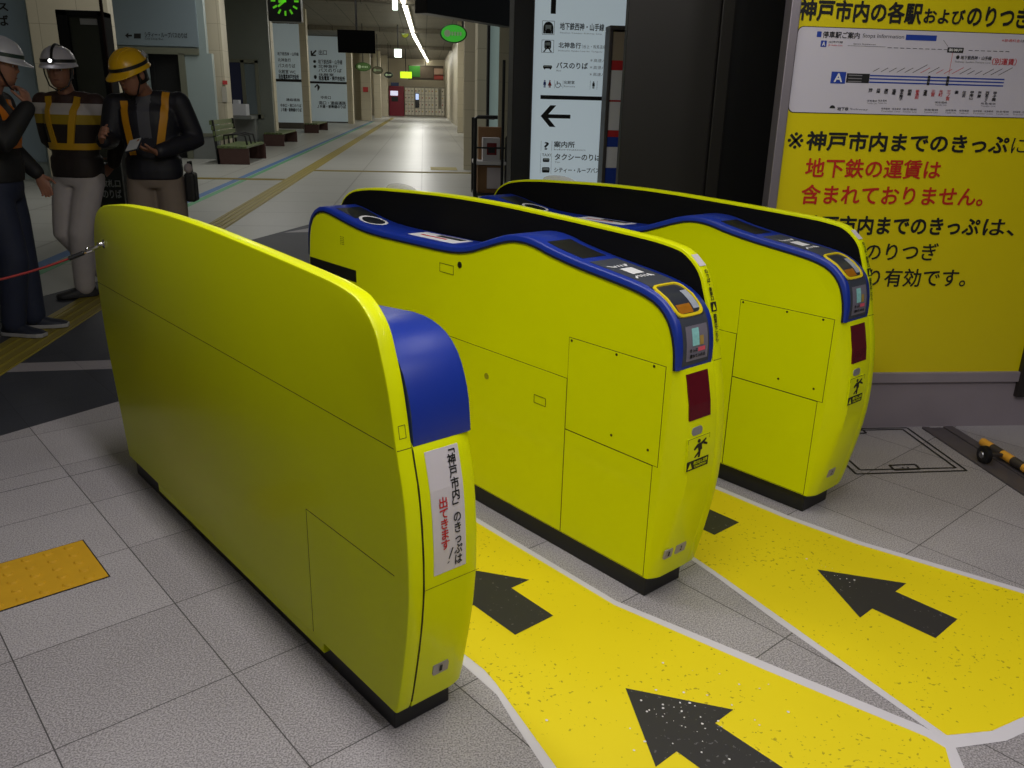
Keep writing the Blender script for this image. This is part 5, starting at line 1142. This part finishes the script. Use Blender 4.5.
# workman at the left edge, hand at his chin
b1, r1 = pbase(30, 333, None, -.035)
workman('man in white helmet and blue jeans at the far left edge, hand to his chin', b1, r1, math.radians(68),
    dict(hip_l=(.09, 0, .91), hip_r=(-.09, 0, .91), kn_l=(.11, -.02, .49), kn_r=(-.09, -.05, .49), an_l=(.12, -.03, .09), an_r=(-.07, .02, .09), sh_l=(.19, -.02, 1.405), sh_r=(-.19, -.03, 1.395), el_l=(.26, .02, 1.16), el_r=(-.24, -.16, 1.19), wr_l=(.21, -.16, .98), wr_r=(-.08, -.27, 1.40), head=(0, -.115, 1.625)),
    (.05, .16), mat('black_work_jacket', (22, 21, 23), .7, var=.15, scale=12), None, mat('navy_jeans', (30, 36, 58), .75, var=.15, scale=14), (mat('dark_navy_trainers', (30, 34, 48), .6, var=.1), mat('grey_soles', (150, 148, 150), .6), (fd(8), fd(-14))),
    mat('orange_harness', (214, 120, 24), .5, var=.08), [([(-.10, 1.43), (-.09, 1.30), (-.06, 1.18)], .045, 1), ([(.10, 1.43), (.09, 1.30), (.06, 1.18)], .045, 1), ([(-.11, 1.43), (0, 1.28), (.02, 1.18)], .045, -1)], 1.175,
    (mat('grey_white_helmet', (188, 188, 196), .3, var=.03), mat('dark_green_band', (34, 52, 46), .5)), False,
    [((-.08, -.27, 1.40), (.35, .30, .85), (.2, .85, -.2), (-.8, .3, .2), .7), ((.21, -.16, .98), (-.1, -.35, -.9), (-.9, .1, .1), (.0, -.9, .3), .35)], hem=.955, bz=.008)
# workman in the striped jacket
b2, r2 = pbase(80, 300, None, .11)
def p2_pick(c): return 0 if c.z > 1.405 else 1 if c.z > 1.33 else 2 if c.z > 1.265 else 3
workman('man in white helmet with head lamp and striped brown, white and mustard jacket', b2, r2, math.radians(-36),
    dict(hip_l=(.09, 0, .91), hip_r=(-.09, 0, .91), kn_l=(.0, -.07, .50), kn_r=(-.13, -.06, .50), an_l=(-.10, .03, .09), an_r=(-.02, .27, .09), sh_l=(.20, .01, 1.405), sh_r=(-.20, .0, 1.405), el_l=(.29, .07, 1.15), el_r=(-.27, .10, 1.15), wr_l=(.17, .17, .98), wr_r=(-.12, .20, .98), head=(0, -.055, 1.622)),
    (.30, .06), [mat('brown_jacket', (66, 46, 42), .7, var=.12), mat('white_jacket_band', (196, 190, 186), .7, var=.06), mat('mustard_jacket_band', (168, 140, 24), .7, var=.1), mat('dark_brown_jacket', (40, 31, 29), .7, var=.12)], p2_pick,
    mat('light_grey_trousers', (186, 178, 178), .8, var=.1, scale=14), (mat('black_trainers', (24, 24, 27), .6), mat('black_soles', (30, 29, 31), .6), (fd(-48), fd(-20))),
    mat('yellow_harness', (204, 156, 26), .5, var=.08), [([(-.11, 1.45), (-.10, 1.30), (-.07, 1.12)], .042, 1), ([(.11, 1.45), (.09, 1.30), (.05, 1.12)], .042, 1), ([(-.11, 1.44), (0, 1.28), (.02, 1.12)], .042, -1)], 1.115,
    (mat('white_helmet', (206, 202, 214), .3, var=.03), mat('black_band', (26, 26, 30), .5)), True,
    [((.17, .17, .98), (-.75, .2, -.5), (0, .9, .2), (-.2, .0, .9), .4), ((-.12, .20, .98), (.75, .2, -.5), (0, .9, .2), (.2, .0, .9), .4)], hem=.90, mark=1, bz=.008, cuts=(1.405, 1.33, 1.265))
# workman with the yellow helmet, reading
b3, r3 = pbase(150, 300, 6.5, .125)
root3, bvh3, M3 = workman('man in yellow helmet and open dark jacket looking down at the pad in his hand', b3, r3, math.radians(-14),
    dict(hip_l=(.09, .02, .91), hip_r=(-.09, .02, .91), kn_l=(.10, -.01, .49), kn_r=(-.10, -.03, .49), an_l=(.12, .03, .09), an_r=(-.12, .02, .09), sh_l=(.20, .0, 1.395), sh_r=(-.20, .0, 1.375), el_l=(.285, .02, 1.16), el_r=(-.255, -.03, 1.15), wr_l=(.085, -.23, 1.09), wr_r=(-.235, -.25, 1.155), head=(-.045, -.13, 1.56)),
    (-.60, .36), [mat('dark_navy_jacket', (26, 26, 36), .6, var=.15, scale=12), mat('grey_shirt', (84, 84, 92), .8, var=.08)], lambda c: 1 if abs(c.x+.005) < .035+.09*max(0, c.z-1.30) and c.y < -.05 and c.z > 1.17 else 0,
    mat('beige_work_trousers', (128, 114, 102), .8, var=.1, scale=14), (mat('black_trainers', (24, 24, 27)), mat('black_soles', (30, 29, 31)), (fd(14), fd(-12))),
    mat('amber_harness', (206, 142, 20), .5, var=.08), [([(-.125, 1.40), (-.12, 1.28), (-.10, 1.06)], .045, 1), ([(.135, 1.46), (.12, 1.30), (.07, 1.08)], .045, 1), ([(.12, 1.45), (0, 1.28), (-.02, 1.12)], .045, -1)], None,
    (mat('yellow_helmet', (226, 176, 22), .3, var=.03), mat('black_band', (26, 26, 30))), False,
    [((.085, -.23, 1.09), (-.86, -.30, .22), (.1, -.1, .95), (.2, -.85, .2), .75), ((-.235, -.25, 1.155), (.12, -.75, .50), (.75, .1, -.2), (.2, .3, .9), .9)], hem=.90, scale=1.03)
h3 = [c for c in kids(root3) if c.name.startswith('helmet')][0]
q = MB(); q.rings([[M3 @ Vector((.107*math.cos(a)*k, .02+.127*math.sin(a)*k, z)) for a in [math.radians(20+50*i/6) for i in range(7)]] for k, z in ((1.0, .088), (.86, .116))], cap=False, closed=False); q.build('helmet_sticker', mat('grey_white_sticker', (190, 186, 190), .5), h3, smooth=True)
pd = thing('notepad', 'small white-edged notepad held by the man in the yellow helmet', 'notepad', (0, 0, 0)); Mr = Matrix.Translation((b3.x, b3.y, 0)) @ Matrix.Rotation(r3+math.radians(-14), 4, 'Z') @ Matrix.Scale(1.03, 4)
c_ = Mr @ Vector((-.035, -.315, 1.135)); pd.location = c_; pd.rotation_euler = (.55, -.25, r3-.5)
q = MB(); q.box(-.045, .045, -.065, .065, -.006, .004); q.build('cover', mat('notepad_dark', (44, 48, 58), .5), pd, bevel=.002); q = MB(); q.box(-.040, .040, -.060, .060, .004, .008); q.build('pages', mat('notepad_white', (206, 208, 210), .6), pd)
pc = Mr @ Vector((.235, -.02, .86)); pouch = thing('belt_pouch', 'black tool pouch hanging at the hip of the man in the yellow helmet', 'pouch', pc, r3-.3)
q = MB(); q.box(-.035, .035, -.06, .06, -.11, .09); q.build('bag', mat('black_pouch', (18, 17, 19), .6, var=.15), pouch, bevel=.018); q = MB(); q.tube([(0, -.04, .08), (0, -.03, .16), (0, .03, .16), (0, .04, .08)], .010, 8); q.build('loop', BLACK, pouch, smooth=True)
q = MB(); q.ball((.0, -.05, .12), (.030, .028, .034), 12, 8); q.build('glove', mat('grey_glove', (150, 140, 142), .8, var=.1), pouch, smooth=True)
# ------------------------------------------------------------------ light and camera
def area(name, loc, sx, sy, power, col=(1, 1, 1), rz=0, rot=None):
    l = bpy.data.lights.new(name, 'AREA'); l.shape = 'RECTANGLE'; l.size = sx; l.size_y = sy; l.energy = power; l.color = col
    o = bpy.data.objects.new(name, l); COL.objects.link(o); o.location = loc; o.rotation_euler = rot or (0, 0, rz); return o
W = bpy.data.worlds.new('world'); SC.world = W; W.use_nodes = True
W.node_tree.nodes['Background'].inputs[0].default_value = (.55, .60, .62, 1); W.node_tree.nodes['Background'].inputs[1].default_value = .07
# fluorescent strips over the gate hall; last one added to brighten the left
WARM = (1.0, .97, .95)
for a, b, p in ((.98, -.9, 24), (.98, .9, 21), (.98, 2.6, 20), (2.6, -.6, 11), (2.7, 1.6, 8), (-.1, .7, 7)):
    area('hall_lamp_and_fill', gpt(a, b, 2.86), .16, 1.25, p, WARM, YG)
# concourse; the two nearest the left wall are added to brighten that side
for x, y, p in ((-4.2, 12.5, 62), (-3.6, 19.5, 90), (-.4, 14, 32), (-.4, 22, 66), (-.4, 30, 110), (-.4, 42, 150), (-.4, 55, 190), (-.4, 70, 270)):
    area('concourse_lamp_and_fill', (x, y, 4.72), .5, 6, p, (1.0, .985, .94))
cam = bpy.data.cameras.new('camera'); cam.sensor_fit = 'HORIZONTAL'; cam.sensor_width = 36; cam.lens = FPX/1024*36; cam.clip_end = 300; cam.clip_start = .05
co = bpy.data.objects.new('camera', cam); COL.objects.link(co)
Mx = Matrix((CR, CU, -CF)).transposed().to_4x4(); Mx.translation = CO; co.matrix_world = Mx
SC.camera = co
SC.view_settings.view_transform = 'Standard'; SC.view_settings.look = 'None'; SC.view_settings.gamma = 1; SC.view_settings.exposure = .10
SC.view_settings.use_curve_mapping = False
SC.cycles.use_denoising = True; SC.cycles.max_bounces = 8
